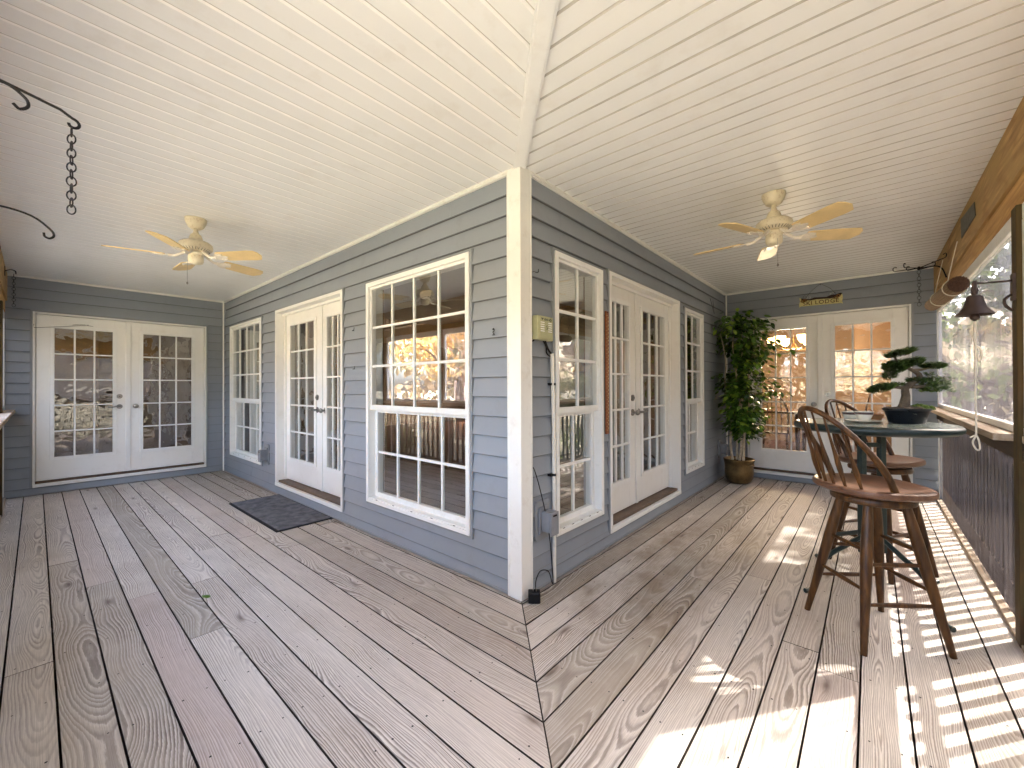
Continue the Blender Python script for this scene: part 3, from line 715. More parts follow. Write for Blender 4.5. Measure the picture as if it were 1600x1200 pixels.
# ------------------------------------------------------------------ screened outer walls
SX = 2.135
def screen_side(right=True):
    """local frame: a = along wall, n = inward distance from outer wall plane. mapped to world"""
    s = thing('screen_wall', 'screened porch wall of the right wing with rail cap, dark vinyl skirt and timber beam' if right else 'screened porch wall of the left wing with rail cap and timber beam', 'porch screen')
    amin, amax = (-2.3, M-.022) if right else (-2.3, L-.02)
    if right:
        def bx(mb, a0, a1, n0, n1, z0, z1, mi=0): mb.box(SX-n1, SX-n0, a0, a1, z0, z1, mi)
    else:
        def bx(mb, a0, a1, n0, n1, z0, z1, mi=0): mb.box(-a1, -a0, -SX+n0, -SX+n1, z0, z1, mi)
    sfx = '_y' if right else '_x'
    mb = MB(); bx(mb, amin if right else -1.99, amax, -.045, .0, 2.285, 2.597); build('beam', mb, 'treated'+sfx, s, bevel=.003)
    mb = MB(); bx(mb, amin, amax, -.060, -.016, 2.15, 2.2835); build('lower_beam', mb, 'orange'+sfx, s, bevel=.003)
    posts = [1.245, -2.18] if right else [-1.0+1.0, 1.02, 3.38, -2.181+.0]
    posts = [1.245] if right else [-.15, 1.02, 3.38, 4.95]
    for p in posts+([-2.19] if right else []):
        mb = MB(); bx(mb, p-.045, p+.045, -.09, -.0004, .002, 2.149); bx(mb, p-.045, p+.045, -.09, -.061, 2.149, 2.6); build('post', mb, 'post_wood', s, bevel=.004)
    segs = []
    ps = sorted(posts+[-2.19]); edges = [q for q in ps]+[amax+.045]
    for p, q in zip(edges[:-1], edges[1:]): segs.append((p+.046, q-.046))
    for (a, b) in segs:
        far = b > (M-.2 if right else L-.2)
        mb = MB()
        bx(mb, a, b, -.055, -.02, 2.075, 2.149)
        bx(mb, b-.045, b-.001, -.056, -.019, 1.07, 2.074); bx(mb, a+.001, a+.03, -.056, -.019, 1.07, 2.074)
        bx(mb, a, b, -.056, -.018, 1.03, 1.069)
        bx(mb, a+.001, a+.018, -.05, -.022, .03, .93); bx(mb, b-.018, b-.001, -.05, -.022, .03, .93)
        build('screen_frame', mb, 'white_board', s, bevel=.003)
        mb = MB(); bx(mb, a, b, -.0945, (.068 if b > 2 else -.012) if right else .06, .992, 1.0295); build('rail_cap', mb, 'cap'+sfx, s, bevel=.005)
        mb = MB(); bx(mb, a, b, -.052, -.012, .90, .9915); build('apron', mb, 'apron_wood', s, bevel=.003)
        mb = MB(); bx(mb, a, b, -.045, -.004, .001, .022); build('bottom_batten', mb, 'cap'+sfx, s, bevel=.002)
        for (z0, z1, mm) in ((.022, .90, 'skirt_vinyl'), (1.069, 2.075, 'screen_vinyl' if right or b > 5.5 else 'clear_vinyl')):
            mb = MB(); nx = max(8, int((b-a)/.05)); vs = []; fs = []
            for i in range(nx+1):
                aa = a+(b-a)*i/nx; nn = -.034+.006*math.sin(aa*9.1)*math.sin(aa*3.7) if 0 < i < nx else -.034
                for zz in (z0, (z0+z1)/2, z1):
                    k = nn if zz != (z0+z1)/2 else nn+.004*math.sin(aa*17)
                    vs.append((SX-k, aa, zz) if right else (-aa, -SX+k, zz))
            for i in range(nx):
                for j in range(2): fs.append((3*i+j, 3*i+3+j, 3*i+4+j, 3*i+1+j))
            mb.add(vs, fs); o = build('screen_panel', mb, mm, s, smooth=True)
        # outer railing
    mb = MB(); ae = amax+(.9 if right else 0); bx(mb, amin, ae, -.17, -.118, -.25, .045); bx(mb, amin, ae, -.17, -.135, .085, .125); bx(mb, amin, ae, -.17, -.135, .90, .94); build('railing_rail', mb, 'cap'+sfx, s)
    n = int((amax-amin)/.122)+(7 if right else 1); first = None
    for i in range(n):
        a = amin+.03+i*.122
        if first is None:
            mb = MB(); mb.box(-.009, .009, -.0175, .0175, .04, .98); first = build('baluster', mb, 'baluster_wood', s); o = first
        else: o = first.copy(); COL.objects.link(o); o.parent = s
        if right: o.location = (SX+.125, a, 0)
        else: o.location = (-a, -SX-.125, 0); o.rotation_euler = (0, 0, math.pi/2)
    if right:
        mb = MB(); bx(mb, 1.38, 1.44, -.17, -.13, -.1, .95); build('railing_post', mb, 'baluster_wood', s)
    return s
sr_ = screen_side(True); sl_ = screen_side(False)
mb = MB()
mb.add([(SX-.002, 2.17, 2.40), (SX-.002, 2.72, 2.395), (SX-.002, 2.745, 2.545), (SX-.002, 2.20, 2.50)], [(0, 1, 2, 3)])
mb.add([(SX-.006, 2.17, 2.40), (SX-.006, 2.72, 2.395), (SX-.006, 2.745, 2.545), (SX-.006, 2.20, 2.50), (SX-.001, 2.17, 2.40), (SX-.001, 2.72, 2.395), (SX-.001, 2.745, 2.545), (SX-.001, 2.20, 2.50)], [(0, 1, 2, 3), (0, 4, 5, 1), (1, 5, 6, 2), (2, 6, 7, 3), (3, 7, 4, 0)])
tag(build('patch_plate', mb, 'plate_metal'), 'dark weathered metal plate fixed to the timber beam of the right wing', 'plate')

# ------------------------------------------------------------------ ceiling fans
def make_fan(loc, rz, label, chain_ang):
    t = thing('ceiling_fan', label, 'ceiling fan', loc, rz, 'cream ceiling fans')
    mb = MB(); mb.lathe([(.0, .0), (.072, .0), (.072, -.012), (.066, -.035), (.050, -.066), (.034, -.078), (.0, -.078)][::-1], n=32); build('canopy', mb, 'fan_enamel', t, smooth=True)
    mb = MB(); mb.lathe([(.016, -.076), (.016, -.10), (.020, -.105), (.020, -.115), (.034, -.125), (.044, -.150), (.05, -.18)][::-1], n=20); build('downrod', mb, 'fan_enamel', t, smooth=True)
    mb = MB(); mb.lathe([(.0, -.170), (.06, -.172), (.088, -.182), (.108, -.198), (.112, -.220), (.109, -.236), (.098, -.246), (.078, -.256), (.0, -.258)][::-1], n=40); build('motor_housing', mb, 'fan_enamel', t, smooth=True)
    mb = MB()
    for i in range(30):
        a = 2*math.pi*i/30; c, s_ = math.cos(a), math.sin(a)
        mb.tube([(c*.102, s_*.102, -.2415), (c*.082, s_*.082, -.2545)], .0022, 4)
    build('vent_slot', mb, 'nail', t)
    mb = MB(); mb.lathe([(.0, -.258), (.058, -.258), (.062, -.270), (.050, -.284), (.052, -.315), (.050, -.336), (.042, -.348), (.02, -.356), (.0, -.358)][::-1], n=28); build('switch_housing', mb, 'fan_enamel', t, smooth=True)
    base = None
    for i in range(5):
        a = 2*math.pi*i/5
        if base is None:
            pit = math.radians(-13); T = Matrix.Translation((0, 0, -.300)) @ Matrix.Rotation(pit, 4, 'X')
            mb = MB(); mb.T = T
            out = [(.195, -.050), (.22, -.058), (.46, -.066), (.515, -.060), (.535, -.030), (.540, .012), (.505, .062), (.46, .066), (.22, .058), (.195, .050)]
            mb.prism(out, -.0035, .0035); b1 = build('blade', mb, 'fan_blade', t, bevel=.0015)
            mb = MB(); mb.T = T
            mb.tube([(.205, -.03, -.008), (.245, -.036, -.008)], .007, 6); mb.tube([(.205, .03, -.008), (.245, .036, -.008)], .007, 6)
            mb.prism([(.155, -.012), (.20, -.046), (.232, -.044), (.235, -.02), (.26, -.012), (.27, 0), (.26, .012), (.235, .02), (.232, .044), (.20, .046), (.155, .012)], -.0095, -.0040)
            mb.T = None; mb.tube([(.058, 0, -.258), (.09, 0, -.285), (.13, 0, -.306), (.17, 0, -.307)], [.013, .011, .010, .012], 8)
            b2 = build('blade_bracket', mb, 'fan_iron', t, smooth=True); base = (b1, b2)
        else:
            for q in base:
                o = q.copy(); COL.objects.link(o); o.parent = t; o.rotation_euler = (0, 0, a)
    mb = MB(); ca = chain_ang-rz; mb.tube([(.05*math.cos(ca), .05*math.sin(ca), -.32), (.056*math.cos(ca), .056*math.sin(ca), -.335), (.056*math.cos(ca), .056*math.sin(ca), -.50)], .0012, 5)
    mb.lathe([(0, -.518), (.006, -.512), (.007, -.504), (.003, -.496), (0, -.494)], (.056*math.cos(ca), .056*math.sin(ca), 0), n=10)
    build('pull_chain', mb, 'brushed_metal', t, smooth=True)
    return t
make_fan((1.101, 1.423, 2.598), math.radians(33), 'cream five blade ceiling fan above the bar table and stools', math.radians(-60))
make_fan((-2.391, -1.097, 2.598), math.radians(36), 'cream rust specked ceiling fan over the empty left wing', math.radians(-120))

# ------------------------------------------------------------------ bar stools
def make_stool(loc, rz, label):
    t = thing('bar_stool', label, 'bar stool', loc, rz, 'swivel bar stools at the green table')
    # seat, saddle shaped
    mb = MB(); n = 48; rings_ = []
    def outline(a, k):
        c, s_ = math.cos(a), math.sin(a)
        p = 2.5; rr = (abs(c)**p+abs(s_)**p)**(-1/p)
        ex = .235 if c < 0 else .205
        return (c*rr*ex*k, s_*rr*.252*k*(1-.07*(c < 0)*abs(c)), )
    layers = [(0.0, -.010), (.35, -.011), (.7, -.006), (.88, .0), (.965, .0), (.992, -.005), (1.0, -.013), (.995, -.026), (.95, -.036), (.80, -.040), (.0, -.040)]
    vs = []; fs = []
    for li, (k, z) in enumerate(layers):
        for j in range(n):
            x, y = outline(2*math.pi*j/n, max(k, .001)); vs.append((x, y, .77+z))
    for li in range(len(layers)-1):
        for j in range(n): fs.append((li*n+j, (li+1)*n+j, (li+1)*n+(j+1) % n, li*n+(j+1) % n))
    mb.add(vs, fs); build('seat', mb, 'seat_wood', t, smooth=True)
    mb = MB(); mb.lathe([(0, .716), (.11, .716), (.115, .7295), (0, .7295)], n=24); build('swivel_plate', mb, 'dark_metal', t)
    mb = MB(); mb.lathe([(0, .678), (.155, .678), (.172, .684), (.175, .700), (.168, .714), (0, .7155)], n=36); build('leg_ring', mb, 'stool_wood', t, smooth=True)
    # bow
    def bow(tt):
        s_ = math.sin(tt); c = math.cos(tt)
        return Vector((-.053-.272*s_**1.1, .205*c*(1+.10*s_), .762+.395*s_**.85))
    pts = [bow(math.pi*(i/28)) for i in range(29)]
    mb = MB(); mb.tube(pts, [.0135 if 3 < i < 25 else .0155 for i in range(29)], 10); build('back_bow', mb, 'stool_wood', t, smooth=True)
    for f in (-.80, -.48, -.16, .16, .48, .80):
        b = Vector((-.06-.150*math.sqrt(1-f*f*.85), .185*f, .762)); tp = bow(math.acos(max(-1, min(1, f*.80))))
        mb = MB(); n_ = 12
        pr = [.0065, .0075, .010, .0125, .0125, .010, .008, .007, .006, .0055, .0055, .005, .005]
        mb.tube([b.lerp(tp, i/n_) for i in range(n_+1)], pr, 8); build('spindle', mb, 'stool_wood', t, smooth=True)
    legs = []
    for a in (45, 135, 225, 315):
        a = math.radians(a); tp = Vector((math.cos(a)*.125, math.sin(a)*.125, .69)); ft = Vector((math.cos(a)*.285, math.sin(a)*.285, .0)); legs.append((tp, ft))
        pr = [.019, .021, .0235, .025, .0255, .025, .024, .0225, .021, .019, .0175, .0155, .014]
        mb = MB(); n_ = 12; mb.tube([tp.lerp(ft, i/n_) for i in range(n_+1)], pr, 12); build('leg', mb, 'stool_wood', t, smooth=True)
    for k in range(4):
        for hz in ((.40, .22) if k % 2 == 0 else (.46, .28)):
            f = 1-hz/.69; p = legs[k][0].lerp(legs[k][1], f); q = legs[(k+1) % 4][0].lerp(legs[(k+1) % 4][1], f)
            mb = MB(); mb.tube([p.lerp(q, i/8) for i in range(9)], [.007, .0085, .010, .0115, .012, .0115, .010, .0085, .007], 8); build('stretcher', mb, 'stool_wood', t, smooth=True)
    return t
make_stool((1.60, .93, 0), math.radians(38), 'wooden bow back bar stool standing in front of the green table, whole to its feet')
make_stool((1.64, 1.96, 0), math.radians(-35), 'reddish bow back bar stool behind the green table near the ski lodge doors')

# ------------------------------------------------------------------ bar table
TC = (1.60, 1.54)
tb = thing('bar_table', 'dark green high bar table with round top and twin posts, between two wooden stools', 'table', (TC[0], TC[1], 0))
mb = MB(); mb.lathe([(0, .985), (.34, .985), (.380, .990), (.399, 1.000), (.405, 1.013), (.403, 1.028), (.393, 1.038), (.380, 1.040)], n=72)
build('table_rim', mb, 'table_green', tb, smooth=True)
mb = MB(); mb.lathe([(.3802, 1.0385), (.379, 1.0402), (0, 1.0405)], n=72); build('table_top', mb, 'table_top_glare', tb, smooth=True)
Rx, Ry = .755, .655
for s_ in (-1, 1):
    px, py = s_*.062*Rx, s_*.062*Ry
    mb = MB(); mb.box(-.018, .018, -.018, .018, .22, .985); o = build('post', mb, 'table_green', tb, bevel=.005); o.location = (px, py, 0); o.rotation_euler = (0, 0, math.atan2(Ry, Rx))
for z in (.30, .60, .90):
    mb = MB(); mb.box(-.043, .043, -.012, .012, z-.014, z+.014); o = build('crossbar', mb, 'table_green', tb, bevel=.003); o.rotation_euler = (0, 0, math.atan2(Ry, Rx))
mb = MB(); mb.lathe([(0, .962), (.12, .962), (.13, .984), (0, .984)], n=24); build('top_flange', mb, 'table_green', tb, smooth=True)
for a in (-48, -132, 48, 132):
    a = math.radians(a); d = Vector((math.cos(a), math.sin(a), 0))
    prof = [(.03, .34), (.10, .315), (.20, .27), (.30, .225), (.355, .17), (.385, .10), (.405, .045), (.435, .012), (.47, .012)]
    mb = MB(); mb.tube(bez([d*r+Vector((0, 0, z)) for r, z in prof], 40), .0145, 8); build('foot', mb, 'table_green', tb, smooth=True)

# ------------------------------------------------------------------ things on the table
ZT = 1.041
# bonsai
Ri = Vector((.755, .655, 0)); Fi = Vector((-.655, .755, 0)); B0 = Vector((1.765, 1.60, ZT))
bn = thing('bonsai', 'bonsai pine with flat needle pads in a black oval pot on the green table', 'bonsai', tuple(B0), math.atan2(.655, .755))
mb = MB(); mb.lathe([(0, .006), (.085, .006), (.092, .0), (.098, .006), (.110, .05), (.122, .078), (.130, .082), (.130, .092), (.118, .092), (.112, .075), (0, .075)], n=40, sx=1., sy=.72); build('pot', mb, 'bonsai_pot', bn, smooth=True)
mb = MB()
for i in range(26):
    a = random.uniform(0, 6.28); r = random.uniform(.02, .1); mb.lathe([(0, .02), (.017, .014), (.024, 0)][::-1], (r*math.cos(a), .7*r*math.sin(a), .078+random.uniform(0, .008)), 8, sx=random.uniform(.7, 1.4))
build('soil', mb, 'bonsai_bark', bn, smooth=True)
mb = MB()
for i in range(22):
    mb.lathe([(0, .026), (.014, .020), (.020, 0)][::-1], (.075+random.uniform(-.028, .035), random.uniform(-.05, .045), .082+random.uniform(0, .012)), 7)
build('moss', mb, 'moss', bn, smooth=True)
mb = MB()
def br(pts, r): mb.tube(bez([Vector(p) for p in pts], 20), list(np.interp(np.linspace(0, 1, len(bez([Vector(p) for p in pts], 20))), np.linspace(0, 1, len(r)), r)), 9)
br([(-.02, 0, .07), (-.012, 0, .12), (-.005, .0, .17), (-.008, 0, .215), (.03, 0, .245), (.075, 0, .275), (.078, 0, .30), (.04, 0, .325), (-.005, 0, .345)], [.040, .026, .021, .019, .017, .016, .014, .011, .007])
br([(-.008, 0, .215), (-.06, .01, .222), (-.12, .0, .215), (-.16, 0, .205)], [.012, .008, .005])
br([(.03, 0, .225), (.08, -.01, .225), (.14, 0, .235), (.18, .01, .24)], [.013, .009, .005])
br([(.04, 0, .325), (.10, 0, .33), (.16, .0, .345)], [.010, .007, .004])
br([(-.0, 0, .345), (-.05, 0, .37), (-.07, 0, .42), (-.03, 0, .44)], [.008, .006, .004])
br([(.0, 0, .345), (.03, .01, .38)], [.007, .004])
build('trunk', mb, 'bonsai_bark', bn, smooth=True)
def needle_pad(mb, c, rx, ry, rz, n, tilt=0., size=.02):
    n = int(n*1.7) if n > 10 else n
    for i in range(n):
        while True:
            p = Vector((random.uniform(-1, 1), random.uniform(-1, 1), random.uniform(-1, 1)))
            if p.length < 1: break
        b = Vector((p.x*rx, p.y*ry, p.z*rz+p.x*rx*tilt))+Vector(c)
        d = Vector((p.x*.9+random.uniform(-.5, .5), p.y*.9+random.uniform(-.5, .5), .55+random.uniform(-.3, .5))).normalized()*random.uniform(.7, 1.3)*size
        s_ = d.orthogonal().normalized()*size*.15
        mb.add([b-s_, b+s_, b+d], [(0, 1, 2)])
pm = MB()
for (c, rx, ry, rz, n, tl) in (((-.035, 0, .432), .085, .055, .022, 1100, .28), ((-.075, 0, .345), .055, .055, .042, 900, 0), ((-.025, .01, .36), .07, .05, .034, 900, .1), ((-.10, 0, .295), .03, .035, .03, 350, .3), ((.035, -.01, .375), .05, .045, .028, 700, .25),
                              ((.165, 0, .352), .068, .05, .022, 900, 0), ((-.155, 0, .215), .075, .05, .027, 1000, .28), ((.06, 0, .262), .055, .035, .016, 350, 0), ((-.045, 0, .238), .02, .02, .012, 120, 0), ((.15, .01, .30), .02, .02, .015, 60, 0)):
    needle_pad(pm, c, rx, ry, rz, n, tl)
for i in range(330):   # the spiky open pad on the right
    c = Vector((.165+random.uniform(-.075, .08), random.uniform(-.05, .05), .235+random.uniform(-.045, .045)))
    needle_pad(pm, c, .006, .006, .004, 4, 0, .026)
o = build('needles', pm, 'bonsai_needle', bn); setrnd(o, np.repeat(rng.random((len(o.data.polygons)//4+1, 3)), 4, axis=0)[:len(o.data.polygons)])
# cups
def cup(name, loc, s_, label, sauc):
    t = thing(name, label, 'cup', loc, 2.2)
    mb = MB(); z0 = .012 if sauc else 0
    mb.lathe([(0, z0+.004), (.026*s_, z0), (.030*s_, z0+.003), (.040*s_, z0+.025*s_), (.046*s_, z0+.048*s_), (.050*s_, z0+.058*s_), (.046*s_, z0+.057*s_), (.038*s_, z0+.02), (0, z0+.012)], n=32); build('bowl', mb, 'ceramic', t, smooth=True)
    mb = MB(); mb.lathe([(.0445*s_, z0+.0395*s_), (.0472*s_, z0+.047*s_), (.0497*s_, z0+.0535*s_)], n=32); mb.f = mb.f[:64]; mb.m = mb.m[:64]; build('painted_band', mb, 'ceramic_band', t, smooth=True)
    mb = MB(); mb.torus((.056*s_, .0, z0+.032*s_), .014*s_, .0035, (1, 0, 0), (0, 0, 1), 14, 6); build('cup_handle', mb, 'ceramic', t, smooth=True)
    if sauc:
        mb = MB(); mb.lathe([(0, .003), (.05, .002), (.088, .012), (.090, .015), (.05, .008), (0, .007)], n=40); build('saucer', mb, 'ceramic', t, smooth=True)
    return t
cup('teacup', (1.565, 1.50, ZT), 1.0, 'cream patterned teacup on a saucer, the nearer of the two cups', True)
cup('teacup', (1.50, 1.63, ZT), 1.05, 'cream striped cup set behind the teacup and saucer', False)
mb = MB(); mb.lathe([(0, .002), (.024, 0), (.034, .03), (.042, .04), (.040, .044), (.03, .03), (0, .02)], (0, 0, 0), 24); t = thing('terracotta_dish', 'small terracotta dish holding a brown stick, left of the bonsai pot', 'dish', (1.625, 1.70, ZT)); build('dish_bowl', mb, 'terracotta', t, smooth=True)
mb = MB(); mb.tube([(.01, 0, .02), (-.02, -.02, .06), (-.035, -.03, .085)], .0045, 6); build('stick', mb, 'terracotta', t)

# ------------------------------------------------------------------ ficus
fc = thing('potted_ficus', 'tall leafy ficus with pale stems in a brass pot in the far right corner', 'potted plant', (.285, 4.14, 0))
mb = MB(); mb.lathe([(0, .004), (.10, .0), (.135, .02), (.160, .07), (.170, .14), (.168, .22), (.176, .285), (.184, .298), (.186, .315), (.178, .320), (.165, .30), (.16, .28), (0, .275)], n=44); build('pot', mb, 'brass_pot', fc, smooth=True)
for a in (math.radians(-35), math.radians(145)):
    mb = MB(); c = Vector((math.cos(a)*.176, math.sin(a)*.176, .26)); dd = Vector((math.cos(a), math.sin(a), 0)); tt = Vector((-math.sin(a), math.cos(a), 0))
    mb.tube(bez([c-tt*.04+Vector((0, 0, .02)), c-tt*.035+dd*.03, c+dd*.035, c+tt*.035+dd*.03, c+tt*.04+Vector((0, 0, .02))], 16), .007, 7); build('pot_handle', mb, 'brass_pot', fc, smooth=True)
mb = MB(); mb.lathe([(.162, .272), (.12, .285), (.06, .295), (0, .298)], n=24); build('soil', mb, 'soil', fc, smooth=True)
stems = []
for (x, y, lean) in ((-.07, .0, -.10), (-.03, .03, -.02), (.01, -.03, .05), (.05, .01, .10), (.0, .05, .02)):
    pts = [Vector((x, y, .27))]; 
    for k in range(1, 9):
        pts.append(Vector((x+lean*.16*k+.018*math.sin(k*1.7+x*40), y+.012*math.sin(k*2.1+y*60), .27+k*.215)))
    stems.append(pts); mb = MB(); pp = bez(pts, 32); mb.tube(pp, list(np.linspace(.017, .005, len(pp))), 8); build('stem', mb, 'ficus_bark', fc, smooth=True)
lm = MB(); tw = MB(); rnds = []
def add_leaf(mb, base, d, up, ln, wd_):
    d = d.normalized(); s_ = d.cross(up).normalized(); n_ = s_.cross(d)
    P_ = [base, base+d*ln*.28+s_*wd_*.46-n_*.002, base+d*ln*.28, base+d*ln*.28-s_*wd_*.46-n_*.002, base+d*ln*.62+s_*wd_*.45-n_*ln*.10, base+d*ln*.62-n_*ln*.06, base+d*ln*.62-s_*wd_*.45-n_*ln*.10, base+d*ln-n_*ln*.26]
    mb.add(P_, [(0, 2, 1), (0, 3, 2), (1, 2, 5, 4), (2, 3, 6, 5), (4, 5, 7), (5, 6, 7)])
def shape_r(z, a):
    # silhouette radius by height (metres) and direction
    r = np.interp(z, [.58, .70, .85, 1.1, 1.4, 1.8, 2.05, 2.2], [.06, .14, .22, .34, .30, .34, .34, .20])
    return r*(1+.18*math.sin(a*3+z*7)+.12*math.sin(a*5-z*11))
n_leaf = 0; clumps = []
for i in range(74):
    z = random.uniform(.66, 2.16); a = random.uniform(0, 2*math.pi); rr = shape_r(z, a)*math.sqrt(random.uniform(.05, 1.0)); clumps.append((z, a, rr, random.uniform(.05, .10)))
while n_leaf < 2300:
    z, a, rr, cr = random.choice(clumps); z += random.gauss(0, cr*.8); a += random.gauss(0, cr*2.2); rr += random.gauss(0, cr*.7)
    cx_ = .02+.03*math.sin(z*2.3)
    p = Vector((cx_+rr*math.cos(a), rr*math.sin(a)*.95, z))
    if p.x+.285 < .03 or p.y+4.14 > 4.60: continue
    d = Vector((math.cos(a)+random.uniform(-.7, .7), math.sin(a)+random.uniform(-.7, .7), random.uniform(-1.0, .25)))
    sz = random.uniform(.6, 1.35)
    add_leaf(lm, p, d, Vector((random.uniform(-.4, .4), random.uniform(-.4, .4), 1)), .072*sz, .050*sz); rv = (random.random(), random.random(), random.random()); rnds += [rv]*6; n_leaf += 1
for i in range(46):   # sprigs that stick out
    z = random.uniform(.75, 2.15); st = random.choice(stems); k = min(8, max(1, int((z-.27)/.215))); b = st[k].copy(); a = random.uniform(-2.2, 1.2); ln = random.uniform(.22, .42) if i > 3 else .52
    if i <= 3: a = random.uniform(-.5, .3); b = stems[3][min(8, 4+i)].copy()
    d = Vector((math.cos(a), math.sin(a)*.8, random.uniform(-.1, .5))).normalized(); e_ = b+d*ln+Vector((0, 0, -.06))
    if e_.x+.285 < .05 or e_.y+4.14 > 4.58: continue
    pp = bez([b, b+d*ln*.5+Vector((0, 0, .02)), e_], 8); tw.tube(pp, list(np.linspace(.0035, .0015, len(pp))), 5)
    for k in range(6):
        q = pp[2+k] if 2+k < len(pp) else pp[-1]; s_ = random.uniform(.85, 1.25)
        add_leaf(lm, q, Vector((d.x*.5+random.uniform(-.9, .9), d.y*.5+random.uniform(-.9, .9), random.uniform(-.9, .2))), Vector((random.uniform(-.3, .3), random.uniform(-.3, .3), 1)), .075*s_, .054*s_); rnds += [(random.random(), random.random(), random.random())]*6
o = build('leaves', lm, 'ficus_leaf', fc, smooth=True); setrnd(o, rnds); o.location = (0, 0, 0)
build('twigs', tw, 'bonsai_bark', fc)
# loose wire loops above the plant
mb = MB(); mb.tube(bez([(.02, 3.86, 2.42), (.03, 3.90, 2.34), (.05, 3.93, 2.22), (.03, 3.97, 2.34), (.02, 3.99, 2.41)], 16), .0022, 5)
tag(build('hanging_wire', mb, 'dark_metal'), 'thin dark wire loop hanging on the siding above the ficus', 'wire')

# ------------------------------------------------------------------ ski lodge sign
sg = thing('ski_lodge_sign', 'cream wooden SKI LODGE sign hung by wire above the right end doors', 'sign', (1.125, M-.022, 2.29))
mb = MB()
bot = [(-.222, .0), (-.205, .012), (.205, .004), (.222, -.006), (.214, .03), (.222, .07), (.216, .115)]; top_ = [(.17, .10), (.12, .085), (.04, .088), (-.05, .098), (-.12, .088), (-.16, .09), (-.222, .125), (-.214, .08), (-.224, .04)]
pl = bot+top_
n = len(pl); mb.add([(x, -.0, z) for x, z in pl]+[(x, -.012, z) for x, z in pl], [tuple(range(n)), tuple(range(n, 2*n))[::-1]]+[(i, i+n, (i+1) % n+n, (i+1) % n) for i in range(n)])
build('board', mb, 'sign_board', sg)
mb = MB()   # dark band of hills along the top edge
bd = [(-.20, .085), (-.15, .083), (-.10, .075), (-.04, .082), (.03, .078), (.10, .072), (.15, .08), (.20, .095), (.218, .125), (.20, .13), (.15, .115), (.11, .118), (.06, .098), (.0, .103), (-.06, .108), (-.11, .094), (-.15, .10), (-.20, .115)]
n = len(bd); mb.add([(x, -.0125, z) for x, z in bd]+[(x, -.0165, z) for x, z in bd], [tuple(range(n)), tuple(range(n, 2*n))[::-1]]+[(i, i+n, (i+1) % n+n, (i+1) % n) for i in range(n)])
build('hill_band', mb, 'sign_dark', sg)
mb = MB()
for cx_, cz in ((-.185, .072), (.178, .092), (.155, .075), (-.16, .08)):
    for i in range(9):
        a = i*.7; mb.lathe([(0, .010), (.008, .004), (.011, 0)][::-1], (cx_+.016*math.cos(a), -.020, cz+.014*math.sin(a)), 6)
    build('pine_cone', mb, 'sign_cone', sg); mb = MB()
   # small white bird shapes
for cx_, cz in ((-.135, .112), (-.108, .112), (.10, .128), (.125, .132)):
    for (dx, dz) in ((0, .010), (.006, .004), (.004, -.006), (-.005, -.008)): mb.lathe([(0, .004), (.005, 0)][::-1], (cx_+dx, -.019, cz+dz), 6)
build('white_mark', mb, 'sign_white', sg)
tc = bpy.data.curves.new('letters', 'FONT'); tc.body = 'SKI LODGE'; tc.size = .068; tc.align_x = 'CENTER'; tc.extrude = .0012; tc.space_character = 1.12; tc.offset = .0006
to = bpy.data.objects.new('tmp', tc); COL.objects.link(to); bpy.context.view_layer.update()
me = bpy.data.meshes.new_from_object(to.evaluated_get(bpy.context.evaluated_depsgraph_get())); bpy.data.objects.remove(to)
lo = bpy.data.objects.new('lettering', me); COL.objects.link(lo); lo.parent = sg; me.materials.clear(); me.materials.append(MATS['sign_ink']); lo.rotation_euler = (math.pi/2, 0, 0); lo.location = (0.0, -.014, .020); lo.scale = (1, 1, 1)
mb = MB(); mb.tube(bez([(-.16, -.006, .10), (-.10, -.004, .19), (-.01, -.003, .268), (.01, -.003, .268), (.10, -.004, .20), (.15, -.006, .13)], 20), .0018, 5)
for cx_ in (-.165, .14): mb.torus((cx_, -.006, .13), .016, .0015, (1, 0, 0), (0, 0, 1), 10, 4)
build('hanging_cord', mb, 'sign_dark', sg)
mb = MB(); mb.tube([(0, 0, .262), (0, -.012, .266)], .003, 6); build('nail_hook', mb, 'dark_metal', sg)

# ------------------------------------------------------------------ bell
bl = thing('dinner_bell', 'brown iron dinner bell with long white pull rope by the right post', 'bell', (1.99, 1.13, 1.62))
mb = MB(); mb.lathe([(.0, .099), (.022, .098), (.029, .092), (.033, .068), (.041, .042), (.055, .019), (.067, .005), (.068, .0), (.062, .002), (.048, .018), (.032, .043), (.024, .068), (.0, .088)], n=40); build('bell_body', mb, 'bell_iron', bl, smooth=True)
mb = MB(); mb.tube(bez([(0, 0, .098), (0, 0, .16), (.004, .002, .165)], 6), .009, 8); mb.tube([(0, 0, .158), (.055, .045, .162), (.11, .082, .166), (.143, .10, .168)], .005, 8)
mb.torus((0, 0, .125), .014, .004, (.8, .6, 0), (0, 0, 1)); mb.lathe([(0, .105), (.012, .105), (.012, .118), (0, .118)], n=12)
mb.box(.135, .146, .075, .125, .07, .20); mb.tube(bez([(.138, .10, .02), (.115, .088, .045), (.11, .085, .075), (.135, .10, .10)], 12), .006, 7)
build('bracket', mb, 'bell_iron', bl, smooth=True)
mb = MB(); mb.tube([(0, 0, .09), (0, 0, .0), (0, 0, -.02)], [.004, .004, .006], 6); mb.lathe([(0, -.03), (.016, -.02), (.019, -.008), (.012, .008), (0, .012)], n=14); build('clapper', mb, 'bell_iron', bl, smooth=True)
mb = MB(); mb.tube(bez([(0, 0, -.03), (.0, 0, -.12), (.002, 0, -.17), (0, 0, -.35), (.001, .001, -.55), (0, 0, -.60)], 24), [.006]*6+[.0035]*50 if False else .0038, 6)
mb.tube([(0, 0, -.03), (0, 0, -.13)], .0062, 7)
